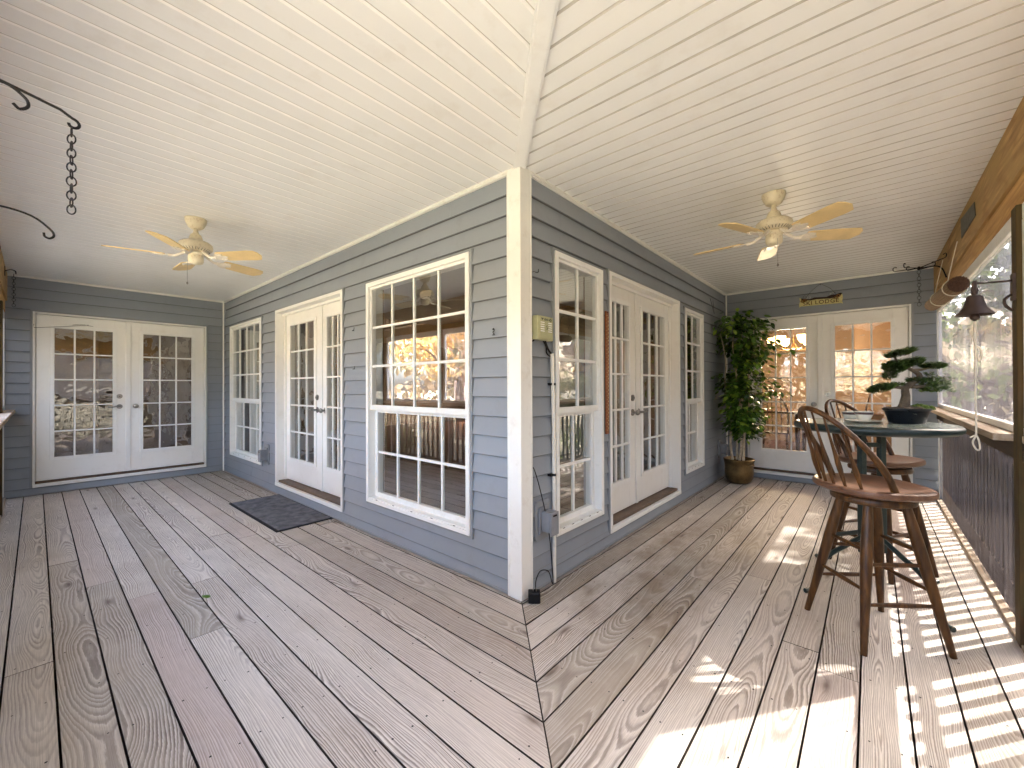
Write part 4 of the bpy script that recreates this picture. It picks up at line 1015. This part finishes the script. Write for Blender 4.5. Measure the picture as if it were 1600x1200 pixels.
mb.tube(bez([(0, 0, -.15), (.018, .012, -.165), (.024, .016, -.20), (.016, .010, -.225), (.004, 0, -.19), (-.002, 0, -.155)], 20), .005, 6, close=False)
mb.tube(bez([(0, 0, -.595), (-.012, -.01, -.63), (.002, 0, -.665), (.014, .010, -.66), (.010, .006, -.62), (0, 0, -.595), (-.02, -.012, -.605)], 26), .0038, 6)
build('pull_rope', mb, 'rope', bl, smooth=True)

# ------------------------------------------------------------------ rolled bamboo blind
bb = thing('bamboo_blind', 'rolled up bamboo blind tied with cord under the right beam', 'blind', (2.05, 2.16, 1.955))
mb = MB(); L2 = 1.55; n = 60; vs = []; fs = []
for (yy, zz, k) in ((0, 0, 1), (L2, .085, 1)):
    for j in range(n):
        a = 2*math.pi*j/n; r = .0505+.0045*(j % 3 > 0); vs.append((r*math.cos(a), yy, zz+r*math.sin(a)))
fs = [(j, (j+1) % n, (j+1) % n+n, j+n) for j in range(n)]
mb.add(vs, fs); build('slat_roll', mb, 'bamboo', bb)
mb = MB()
for (yy, zz, sg_) in ((-.001, 0, -1), (L2+.001, .085, 1)):
    spiral = [((.006+.0018*i*.42)*math.cos(i*.5), yy+sg_*.004, zz+(.006+.0018*i*.42)*math.sin(i*.5)) for i in range(60)]
    mb.tube(spiral, .0035, 5)
    mb.add([(0.052*math.cos(2*math.pi*j/24), yy, zz+.052*math.sin(2*math.pi*j/24)) for j in range(24)], [tuple(range(24))])
    build('roll_end', mb, 'bamboo_end', bb); mb = MB()

for f in (.12, .62):
    y = L2*f; z = .085*f
    mb.torus((0, y, z), .060, .0035, (1, 0, 0), (0, .15, 1), 22, 6)
    mb.tube(bez([(-.03, y, z+.055), (-.012, y+.01, z+.16), (.02, y+.03, z+.33)], 10), .003, 5)
    build('tie_cord', mb, 'rope', bb, smooth=True); mb = MB()
mb = MB(); 


# ------------------------------------------------------------------ plant hooks with chains
def chain(mb, top, n, ln=.030):
    z = top[2]
    for i in range(n):
        ax = (1, 0, 0) if i % 2 == 0 else (.35, .94, 0)
        a = random.uniform(-.3, .3); ax = (ax[0]*math.cos(a)-ax[1]*math.sin(a), ax[0]*math.sin(a)+ax[1]*math.cos(a), 0)
        mb.torus((top[0], top[1], z-ln*.5), ln*.5, .0016, ax, (0, 0, 1), 16, 5, 0, .74, 1.0); z -= ln-.0055
def spiral_end(p, d, up, r=.02):
    """scroll curling from p, first going along d"""
    out = []; p = Vector(p); d = Vector(d).normalized(); up = Vector(up)
    c = p+up*r
    for i in range(15):
        a = -math.pi/2+i*.33; rr = r*(1-i*.035); out.append(c+d*math.cos(a)*rr+up*math.sin(a)*rr)
    return out
hk = thing('plant_bracket', 'black scroll plant bracket with an iron chain, upper left over the left wing', 'bracket', (.15, -2.13, 1.938))
mb = MB(); Yv = Vector((0, 1, 0)); Zv = Vector((0, 0, 1))
mb.tube(bez([(0, 0, .05), (0, .15, .022), (0, .25, .0)], 12)+spiral_end((0, .27, -.012), (0, 1, 0), (0, 0, -1), .013), .0032, 7)
mb.tube(bez([(0, 0, -.10), (0, .06, -.05), (0, .12, .005), (0, .165, .018), (0, .195, .0), (0, .20, -.018), (0, .188, -.03), (0, .178, -.022)], 32), .0032, 7)
mb.tube(bez([(0, .085, .03), (0, .105, .012), (0, .105, -.02), (0, .09, -.035)], 14), .0032, 7)
mb.box(-.008, .008, -.002, .003, -.13, .08); build('arm', mb, 'dark_metal', hk, smooth=True)
mb = MB(); chain(mb, (0, .268, -.034), 12, .0225); build('chain', mb, 'dark_metal', hk, smooth=True)
hk = thing('plant_bracket', 'plain curved black hook below the chained bracket, far left edge', 'bracket', (-1.02, -2.13, 1.96))
mb = MB(); mb.tube(bez([(0, 0, -.02), (0, .05, .03), (0, .12, .045), (0, .20, .03), (0, .25, -.01), (0, .262, -.035), (0, .25, -.05), (0, .236, -.045), (0, .233, -.03)], 36), .0042, 7); mb.box(-.008, .008, -.002, .003, -.06, .06); build('arm', mb, 'dark_metal', hk, smooth=True)
hk = thing('plant_bracket', 'black four armed scroll hanger with chain beside the rolled bamboo blind', 'bracket', (2.13, 3.55, 2.38))
mb = MB()
mb.tube(bez([(0, 0, -.12), (-.03, .0, -.03), (-.08, 0, .0), (-.17, 0, -.012)], 16), .006, 7)
hc = Vector((-.18, 0, 0))
for (dx, dy, dz, ln) in ((-1, -.2, -.05, .17), (-.5, -1, -.1, .24), (.75, -.9, .12, .24), (.9, .2, .05, .10), (-.6, .6, .04, .10)):
    d = Vector((dx, dy, dz)).normalized(); pts = [hc+d*ln*t_ for t_ in (0, .4, .8)]
    e_ = hc+d*ln; pts = bez(pts+[e_], 10)+[e_+d*.016*math.cos(a)-d*.0+Vector((0, 0, 1))*(.02+.02*math.sin(a)) for a in (-.8, -.2, .5, 1.1, 1.8, 2.5)]
    mb.tube(pts, .0042, 6)
mb.lathe([(0, -.02), (.012, -.015), (.014, 0), (.008, .014), (0, .016)], tuple(hc), 12); build('arm', mb, 'dark_metal', hk, smooth=True)
mb = MB(); chain(mb, (hc.x, 0, -.02), 11, .036); build('chain', mb, 'dark_metal', hk, smooth=True)
hk = thing('plant_bracket', 'dark hook and chain on the timber beam by the left end wall', 'bracket', (-5.2, -2.132, 2.50))
mb = MB(); mb.tube(bez([(0, 0, 0), (0, .04, .02), (0, .07, .01), (0, .075, -.02)], 12), .005, 7); mb.box(-.008, .008, -.002, .004, -.05, .05); build('arm', mb, 'dark_metal', hk)
mb = MB(); chain(mb, (0, .06, -.02), 12, .034); build('chain', mb, 'dark_metal', hk, smooth=True)

# ------------------------------------------------------------------ small wall things
# olive box
ob = thing('wall_box', 'olive plastic box with white louvres and round dial, beside the corner post', 'wall box', (.0, .175, 1.64))
mb = MB(); mb.box(.015, .062, -.080, .080, -.075, .075); mb.box(.0625, .068, -.072, .072, -.068, .068); build('casing', mb, 'box_olive', ob, bevel=.006)
mb = MB()
for i in range(5):
    z = .030-i*.0135; mb.box(.0682, .0705, -.058, -.020, z, z+.006); mb.box(.0682, .0705, .020, .058, z, z+.006)
build('louvre', mb, 'white_frame', ob)
mb = MB(); T = Matrix.Translation((.0682, 0, .004)) @ Matrix.Rotation(math.pi/2, 4, 'Y'); mb.T = T; mb.lathe([(0, 0), (.021, 0), (.021, .004), (.017, .0055), (0, .0055)], n=24); build('dial', mb, 'box_olive', ob, smooth=True)
def wall_text(body, size, parent, loc, mname, rot=(math.pi/2, 0, math.pi/2), name='lettering', ext=.0006):
    tc = bpy.data.curves.new('letters', 'FONT'); tc.body = body; tc.size = size; tc.align_x = 'CENTER'; tc.extrude = ext
    to = bpy.data.objects.new('tmp', tc); COL.objects.link(to); bpy.context.view_layer.update()
    me = bpy.data.meshes.new_from_object(to.evaluated_get(bpy.context.evaluated_depsgraph_get())); bpy.data.objects.remove(to)
    lo = bpy.data.objects.new(name, me); COL.objects.link(lo); lo.parent = parent; me.materials.clear(); me.materials.append(MATS[mname]); lo.rotation_euler = rot; lo.location = loc
wall_text('S', .036, ob, (.0745, 0, -.009), 'box_dark')
mb = MB()   # dark symbols along the top
mb.box(.0682, .0695, -.050, -.030, .055, .060); mb.box(.0682, .0695, -.043, -.038, .046, .055); mb.torus((.069, -.012, .053), .006, .0018, (0, 1, 0), (0, 0, 1), 10, 4); mb.torus((.069, .008, .053), .006, .0018, (0, 1, 0), (0, 0, 1), 10, 4)
mb.tube([(.069, .022, .053), (.069, .034, .053)], .0022, 5); mb.torus((.069, .044, .053), .008, .0022, (0, 1, 0), (0, 0, 1), 10, 4)
build('symbol', mb, 'box_dark', ob)
mb = MB(); mb.tube(bez([(.035, .03, -.075), (.038, .045, -.105), (.034, .07, -.13), (.03, .105, -.15)], 14), .007, 7); mb.tube(bez([(.030, .02, -.075), (.028, .052, -.11), (.034, .05, -.15), (.03, .09, -.17)], 14), .005, 7)
mb.tube(bez([(.03, -.07, -.07), (.028, -.09, -.085), (.024, -.12, -.06)], 10), .004, 6); build('cable', mb, 'black_plastic', ob, smooth=True)
# conduit
cd = thing('conduit_pipe', 'off white vertical conduit running down beside the narrow window', 'pipe', (.034, .30, 0))
mb = MB(); mb.tube([(0, .0, .002), (0, 0, .4), (0, 0, 1.0), (-.002, -.012, 1.49)], .0125, 14); build('pipe', mb, 'pvc', cd, smooth=True)
for z in (.70, 1.29):
    mb = MB(); mb.tube([(0, -.001, z-.008), (0, -.001, z+.008)], .0150, 14); mb.box(-.032, .002, -.034, -.013, z-.008, z+.008); build('strap', mb, 'dark_metal', cd)
def outlet_box(wl, u, z, label, sz=1., back=True):
    t = thing('outlet_box', label, 'outlet box', WALL[wl](u, 0, z), 0 if wl == 'B' else -math.pi/2, 'grey weatherproof outlet boxes')
    mb = MB()
    if back: mb.prism([(-.075, -.09), (-.09, -.07), (-.09, .10), (-.075, .12), (.06, .12), (.06, -.09)] and [(y, z_) for y, z_ in ((-.062, -.125), (-.075, -.105), (-.075, .105), (-.062, .125), (.055, .125), (.068, .105), (.068, -.105), (.055, -.125))], 0, .012); mb.v = [(zz+.016, xx, yy) for xx, yy, zz in mb.v]
    build('mounting_block', mb, 'siding_trim', t, bevel=.003)
    mb = MB(); mb.box(.029, .042, -.050, .045, -.085, .085); build('back_plate', mb, 'grey_plastic', t, bevel=.004)
    mb = MB(); mb.box(.0425, .105, -.038, .046, -.062, .062); mb.box(.1055, .116, -.034, .052, -.085, .060); build('cover', mb, 'grey_plastic', t, bevel=.006)
    mb = MB(); mb.box(.1165, .119, -.012, .025, .035, .045); build('latch', mb, 'black_plastic', t)
    return t
outlet_box('B', .185, .435, 'grey weatherproof outlet box low on the siding between corner post and conduit')
o = outlet_box('A', -4.10, .44, 'grey outlet box under the far window of the long wall')
outlet_box('B', 4.28, .41, 'grey outlet box on the wall behind the brass plant pot')
# adapter
ad = thing('power_adapter', 'black power adapter lying on the deck by the corner post with its cord', 'adapter', (.085, .02, .001), math.radians(40))
mb = MB(); mb.box(-.036, .036, -.030, .030, 0, .062); build('adapter_body', mb, 'black_plastic', ad, bevel=.006)
mb = MB(); mb.box(-.008, -.004, -.006, .006, .063, .082); mb.box(.010, .014, -.006, .006, .063, .082); build('prong', mb, 'brushed_metal', ad)
mb = MB(); Ti = (Matrix.Translation((.085, .02, .001)) @ Matrix.Rotation(math.radians(40), 4, 'Z')).inverted()
pw = [(.08, .04, .05), (.06, .07, .10), (.05, .13, .135), (.06, .20, .11), (.055, .245, .02), (.05, .262, .03), (.046, .255, .15), (.05, .225, .32), (.06, .165, .50), (.05, .12, .66), (.04, .092, .75), (.03, .085, .78)]
mb.tube(bez([Ti @ Vector(p) for p in pw], 60), .0032, 7); build('cord', mb, 'black_plastic', ad, smooth=True)
# long wooden stick
st = thing('wooden_yardstick', 'long reddish wooden measuring stick hung between narrow window and French doors', 'yardstick', (.03, 1.028, 0))
mb = MB(); mb.box(-.004, .008, -.024, .024, .90, 1.865); build('stick', mb, 'stick_wood', st, bevel=.003)
mb = MB()
for i in range(31): mb.box(.0082, .0088, -.018, -.002 if i % 3 else .008, .93+i*.030, .9325+i*.030)
for i in range(30): mb.box(.0082, .0088, .008, .016, .94+i*.030, .951+i*.030)
build('marking', mb, 'sign_board', st)
mb = MB(); mb.tube([(-.02, 0, 1.855), (.014, 0, 1.855)], .0035, 6); build('nail', mb, 'dark_metal', st)
# screw hooks in the siding
def screw_hook(p, out, side, label, kind):
    mb = MB(); p = Vector(p); out = Vector(out); side = Vector(side); up = Vector((0, 0, 1))
    if kind == 0: mb.tube(bez([p, p+out*.02, p+out*.028+side*.018+up*-.004, p+out*.024+side*.038+up*.006, p+out*.024+side*.040+up*.024], 16), .0022, 6)
    else: mb.tube(bez([p+up*.012, p+out*.016+up*.012, p+out*.022+side*.014+up*.016, p+out*.022+side*.018, p+out*.02+side*.004-up*.006, p+out*.02+side*.016-up*.022, p+out*.02-up*.024], 18), .0028, 6)
    tag(build('screw_hook', mb, 'dark_metal', smooth=True), label, 'hook')
screw_hook((-.20, -.012, 1.625), (0, -1, 0), (1, 0, 0), 'small dark curled hook screwed to siding between large window and corner post', 1)
screw_hook((.10, 0, 1.0), (0, 0, 0), (0, 0, 0), '', 0) if False else None
screw_hook((.012, .10, 1.985), (1, 0, 0), (0, 1, 0), 'small dark hook in the siding above the olive box', 0)
screw_hook((-1.96, -.012, 1.79), (0, -1, 0), (1, 0, 0), 'upper small hook between recessed doors and large window', 0)
screw_hook((-1.95, -.012, 1.44), (0, -1, 0), (1, 0, 0), 'lower small hook between recessed doors and large window', 0)
# doormat
dm = thing('doormat', 'charcoal woven doormat lying below the recessed doors of the long wall', 'doormat', (-3.03, -.275, .0))
mb = MB(); mb.box(-.655, .66, -.235, .235, .002, .013); build('pile', mb, 'mat_fibre', dm)
mb = MB()
for (a, b, c, d) in ((-.68, .685, -.258, -.235), (-.68, .685, .235, .258), (-.68, -.655, -.235, .235), (.66, .685, -.235, .235)): mb.box(a, b, c, d, .002, .009)
build('border', mb, 'mat_edge', dm)
mb = MB()
for i in range(58):
    x = -.64+i*.0223; a = random.uniform(.0, .25); mb.box(x, x+random.uniform(.004, .011), -.23+a*.2, .23-random.uniform(0, .1), .013, random.uniform(.0145, .017))
build('rib', mb, 'mat_fibre', dm)
# leaf on the deck
mb = MB(); add_leaf(mb, Vector((-1.50, -1.25, .006)), Vector((.8, .5, .05)), Vector((0, .1, 1)), .075, .038)
o = tag(build('fallen_leaf', mb, 'ficus_leaf', smooth=True), 'single green leaf fallen on the open deck boards of the left wing', 'leaf'); setrnd(o, [(.8, .3, .5)]*6)
# wire stay on the left end door
mb = MB(); mb.tube([(-L+.034, -1.935, 2.04), (-L+.036, -1.935, 1.995), (-L+.05, -1.70, 2.03), (-L+.045, -1.48, 2.075)], .0028, 5); mb.tube(bez([(-L+.04, -1.62, 2.06), (-L+.05, -1.55, 2.075), (-L+.045, -1.44, 2.06)], 8), .002, 5)
tag(build('door_stay_wire', mb, 'bell_iron', smooth=True), 'thin bent wire across the upper left corner of the left end doors', 'wire')

# ------------------------------------------------------------------ inside: chandelier, pendant, table and chairs
CHP = (0.606, 6.6, 1.947)
ch = thing('chandelier', 'lit chandelier with amber glass shades behind the right end doors', 'chandelier', CHP)
mb = MB(); mb.tube([(0, 0, .0), (0, 0, .46)], .008, 8); mb.lathe([(0, -.06), (.03, -.04), (.04, 0), (.015, .05), (0, .06)], n=14)
for i in range(6):
    a = i*math.pi/3; d = Vector((math.cos(a), math.sin(a), 0)); mb.tube(bez([d*.02, d*.14+Vector((0, 0, -.06)), d*.27+Vector((0, 0, -.04)), d*.32+Vector((0, 0, .03))], 12), .007, 6)
build('chandelier_arm', mb, 'brass_pot', ch, smooth=True)
sh = None
for i in range(6):
    a = i*math.pi/3
    if sh is None:
        mb = MB(); mb.lathe([(.03, .03), (.055, .06), (.075, .11), (.085, .16), (.083, .16), (.072, .11), (.05, .06)], n=18); sh = build('lamp_shade', mb, 'lit_shade', ch, smooth=True); o = sh
    else: o = sh.copy(); COL.objects.link(o); o.parent = ch
    o.location = (.32*math.cos(a), .32*math.sin(a), 0)
pl_ = bpy.data.lights.new('chandelier_light', 'POINT'); pl_.energy = 9; pl_.color = (1, .78, .55); pl_.shadow_soft_size = .25; po = bpy.data.objects.new('chandelier_light', pl_); COL.objects.link(po); po.parent = ch; po.location = (0, 0, -.25)
pd = thing('pendant_lamp', 'small amber pendant lamp glimpsed through the narrow window beside the olive box', 'lamp', (-1.15, 2.9, 1.55))
pd.location = (-.55, 1.55, 1.42)
mb = MB(); mb.lathe([(.085, 0), (.06, .035), (.02, .085), (.012, .10)], n=6); build('lamp_shade', mb, 'amber_shade', pd)
mb = MB(); mb.tube([(0, 0, .09), (0, 0, 1.2)], .003, 5); build('lamp_cord', mb, 'dark_metal', pd)
dt = thing('dining_table', 'dark dining table inside behind the right end doors', 'table', (-.1, 6.6, .1))
mb = MB(); mb.box(-.9, .9, -.5, .5, .71, .75); build('table_top', mb, 'dark_wood', dt, bevel=.01)
for x in (-.8, .8):
    for y in (-.42, .42):
        mb = MB(); mb.tube([(x, y, 0), (x, y, .35), (x, y, .71)], [.02, .035, .04], 8); build('leg', mb, 'dark_wood', dt)
for i, (x, y, r, lb) in enumerate(((.45, 5.75, 1.57, 'dark dining chair with its back to the right end doors'), (-.5, 5.75, 1.57, 'dark dining chair left of the other behind the right end doors'), (1.3, 6.6, 3.14, 'dark dining chair at the right end of the inside table'))):
    dc = thing('dining_chair', lb, 'chair', (x, y, .1), r, 'dining chairs inside')
    mb = MB(); mb.box(-.21, .21, -.21, .21, .43, .46); build('seat', mb, 'dark_wood', dc, bevel=.01)
    mb = MB(); mb.tube(bez([(-.2, -.2, .44), (-.24, -.2, .8), (-.28, -.1, 1.0), (-.29, .0, 1.03), (-.28, .1, 1.0), (-.24, .2, .8), (-.2, .2, .44)], 30), .014, 7)
    for k in range(5): mb.tube([(-.2, -.12+k*.06, .45), (-.275, -.12+k*.06, .99)], .007, 6)
    build('backrest', mb, 'dark_wood', dc)
    for (a, b) in ((-.18, -.18), (.18, -.18), (-.18, .18), (.18, .18)):
        mb = MB(); mb.tube([(a, b, .43), (a*1.15, b*1.15, 0)], [.018, .014], 7); build('leg', mb, 'dark_wood', dc)

# ------------------------------------------------------------------ outdoors
mb = MB(); mb.add([(-150, -150, -.62), (150, -150, -.62), (150, 150, -.62), (-150, 150, -.62)], [(0, 1, 2, 3)])
struct(build('ground', mb, 'ground_litter'), 'leaf strewn ground around the porch')
def leaf_cloud(centers, radii, n, size, seed):
    g = np.random.default_rng(seed); k = g.integers(0, len(centers), n); c = np.array(centers)[k]; r = np.array(radii)[k]
    d = g.normal(size=(n, 3)); d /= np.linalg.norm(d, axis=1)[:, None]; rad = g.random(n)**.45
    p = c+d*(rad*r)[:, None]*np.array([1, 1, .75])
    a = g.normal(size=(n, 3)); a /= np.linalg.norm(a, axis=1)[:, None]; b = np.cross(a, g.normal(size=(n, 3))); b /= np.linalg.norm(b, axis=1)[:, None]
    s_ = size*(.6+.8*g.random(n))[:, None]
    v = np.stack([p-a*s_, p+b*s_*.55, p+a*s_, p-b*s_*.55], axis=1).reshape(-1, 3)
    mb = MB(); mb.v = v.tolist(); mb.f = [(4*i, 4*i+1, 4*i+2, 4*i+3) for i in range(n)]; mb.m = [0]*n
    cl = g.random((len(centers), 3)); rn = cl[k]*.55+g.random((n, 3))*.45
    return mb, rn
def tree(name, loc, hgt, spread, leaf, bark, label, n=3500, seed=1, size=.10, bare=False, low=.35, group='trees around the porch'):
    g = random.Random(seed); t = thing(name, label, 'tree', loc, 0, group)
    mb = MB(); tp = [Vector((0, 0, 0))]
    for i in range(1, 9): tp.append(tp[-1]+Vector((g.uniform(-.12, .12), g.uniform(-.12, .12), hgt/8)))
    r0 = hgt*.018+.05; mb.tube(tp, [r0*(1-.1*i) for i in range(9)], 10)
    cs = []; rs = []
    for i in range(14):
        k = g.uniform(low, .98); b = tp[0].lerp(tp[-1], k) if False else tp[min(7, int(k*8))]; a = g.uniform(0, 6.28); ln = spread*g.uniform(.55, 1.1)*(1.25-k)
        e_ = b+Vector((math.cos(a)*ln, math.sin(a)*ln, ln*g.uniform(.25, .8))); m_ = b.lerp(e_, .5)+Vector((g.uniform(-.2, .2), g.uniform(-.2, .2), g.uniform(-.1, .25)))
        pp = bez([b, m_, e_], 8); mb.tube(pp, list(np.linspace(r0*.38, r0*.1, len(pp))), 6); cs.append(tuple(e_)); rs.append(spread*g.uniform(.28, .48)); cs.append(tuple(m_)); rs.append(spread*g.uniform(.2, .34))
        if bare or i % 2 == 0:
            for q in range(4):
                f_ = e_+Vector((g.uniform(-1, 1), g.uniform(-1, 1), g.uniform(-.2, 1)))*spread*.35; mb.tube([m_.lerp(e_, g.random()), f_], [r0*.10, r0*.04], 5)
    build('trunk', mb, bark, t, smooth=True)
    if n:
        m2, rn = leaf_cloud(cs, rs, n, size, seed); o = build('crown', m2, leaf, t); setrnd(o, rn)
    return t
Z0 = -.62
# the tree whose crown breaks up the sun on the inner half of the right wing deck
dcs, drs = [], []
gd_ = random.Random(5)
for i in range(15):
    fx, fy, tt = gd_.uniform(.88, 1.42), gd_.uniform(.35, 3.9), gd_.uniform(7.2, 9.5)
    p = Vector((fx, fy, 0))+SUNV*tt; dcs.append(tuple(p-Vector((6.2, 7.4, Z0)))); drs.append(gd_.uniform(.20, .42))
dtree = thing('oak_tree', 'leafy tree standing toward the sun that dapples the right wing deck', 'tree', (6.2, 7.4, Z0), 0, 'trees around the porch')
mb = MB(); mb.tube(bez([(0, 0, 0), (.05, .02, 2), (-.2, -.1, 4), (-.8, -.3, 6)], 14), [.16-.008*i for i in range(len(bez([(0, 0, 0), (.05, .02, 2), (-.2, -.1, 4), (-.8, -.3, 6)], 14)))], 10)
for c in dcs[::2]: mb.tube([(-.5, -.2, 5.), ((c[0]-.5)/2, (c[1]-.2)/2, (c[2]+5.6)/2), c], [.05, .03, .012], 6)
build('trunk', mb, 'tree_bark', dtree, smooth=True)
spec = [('oak_tree', (-9.5, -8.0), 8, 2.6, 'leaf_gold', 'tree_bark', 'golden leaved tree reflected in the large grid window', 5200), ('oak_tree', (-5.2, -9.5), 9, 2.4, 'leaf_gold', 'pale_bark', 'pale trunked golden tree beyond the left wing railing', 4200),
        ('oak_tree', (-13.5, -6.2), 7, 2.4, 'leaf_green', 'tree_bark', 'green tree beyond the far end of the left wing', 4500), ('bare_tree', (-7.2, -6.5), 7, 2.2, 'leaf_dull', 'pale_bark', 'nearly bare pale tree beyond the left wing railing', 900),
        ('oak_tree', (-1.0, -8.5), 8, 2.4, 'leaf_green', 'tree_bark', 'green tree straight behind the porch corner', 3500), ('bare_tree', (-11.5, -9.8), 9, 2.6, 'leaf_dull', 'pale_bark', 'tall sparse tree behind the golden ones', 1400),
        ('oak_tree', (6.0, -7.0), 8, 2.4, 'leaf_gold', 'tree_bark', 'golden tree off the outer porch corner', 3200), ('oak_tree', (9.5, 1.0), 8, 2.6, 'leaf_green', 'tree_bark', 'green tree facing the right wing', 4800),
        ('oak_tree', (8.0, -2.5), 7, 2.2, 'leaf_gold', 'pale_bark', 'golden tree facing the right wing', 3800), ('bare_tree', (6.8, 3.2), 7, 2.2, 'leaf_dull', 'tree_bark', 'sparse tree close to the right wing', 900),
        ('oak_tree', (12, 8), 7, 3.0, 'leaf_green', 'tree_bark', 'dark tree off the far end of the right wing', 5200), ('oak_tree', (4.2, 9.8), 6, 2.3, 'leaf_green', 'tree_bark', 'bushy tree behind the far right doors', 4200)]
for i, (nm_, (x, y), h, sp_, lf, bk, lb, n) in enumerate(spec):
    tree(nm_, (x, y, Z0), h, sp_, lf, bk, lb, n, 11+i, .11, 'bare' in nm_, .3)
cs = []; rs = []
for i in range(110):
    a = random.uniform(0, 2*math.pi); r = random.uniform(19, 27); cs.append((-2+r*math.cos(a), r*math.sin(a), random.uniform(-.5, 4.5))); rs.append(random.uniform(1.6, 3.0))
m2, rn = leaf_cloud(cs, rs, 26000, .30, 99); o = build('woods', m2, 'leaf_dull'); setrnd(o, rn); o['kind'] = 'stuff'; o['label'] = 'woodland all round beyond the near trees'
cs = []; rs = []
for i in range(60):
    a = random.uniform(0, 2*math.pi); r = random.uniform(6.5, 12); x, y = -1+r*math.cos(a), r*math.sin(a)
    if -10.5 < x < 3.4 and -3.2 < y < 9.6: continue
    cs.append((x, y, -.35)); rs.append(random.uniform(.5, 1.0))
m2, rn = leaf_cloud(cs, rs, 9000, .09, 98); o = build('undergrowth', m2, 'leaf_green'); setrnd(o, rn); o['kind'] = 'stuff'; o['label'] = 'low bushes and undergrowth around the porch'

m2, rn = leaf_cloud(dcs, drs, 2600, .075, 55); o = build('crown', m2, 'leaf_green', dtree); setrnd(o, rn)
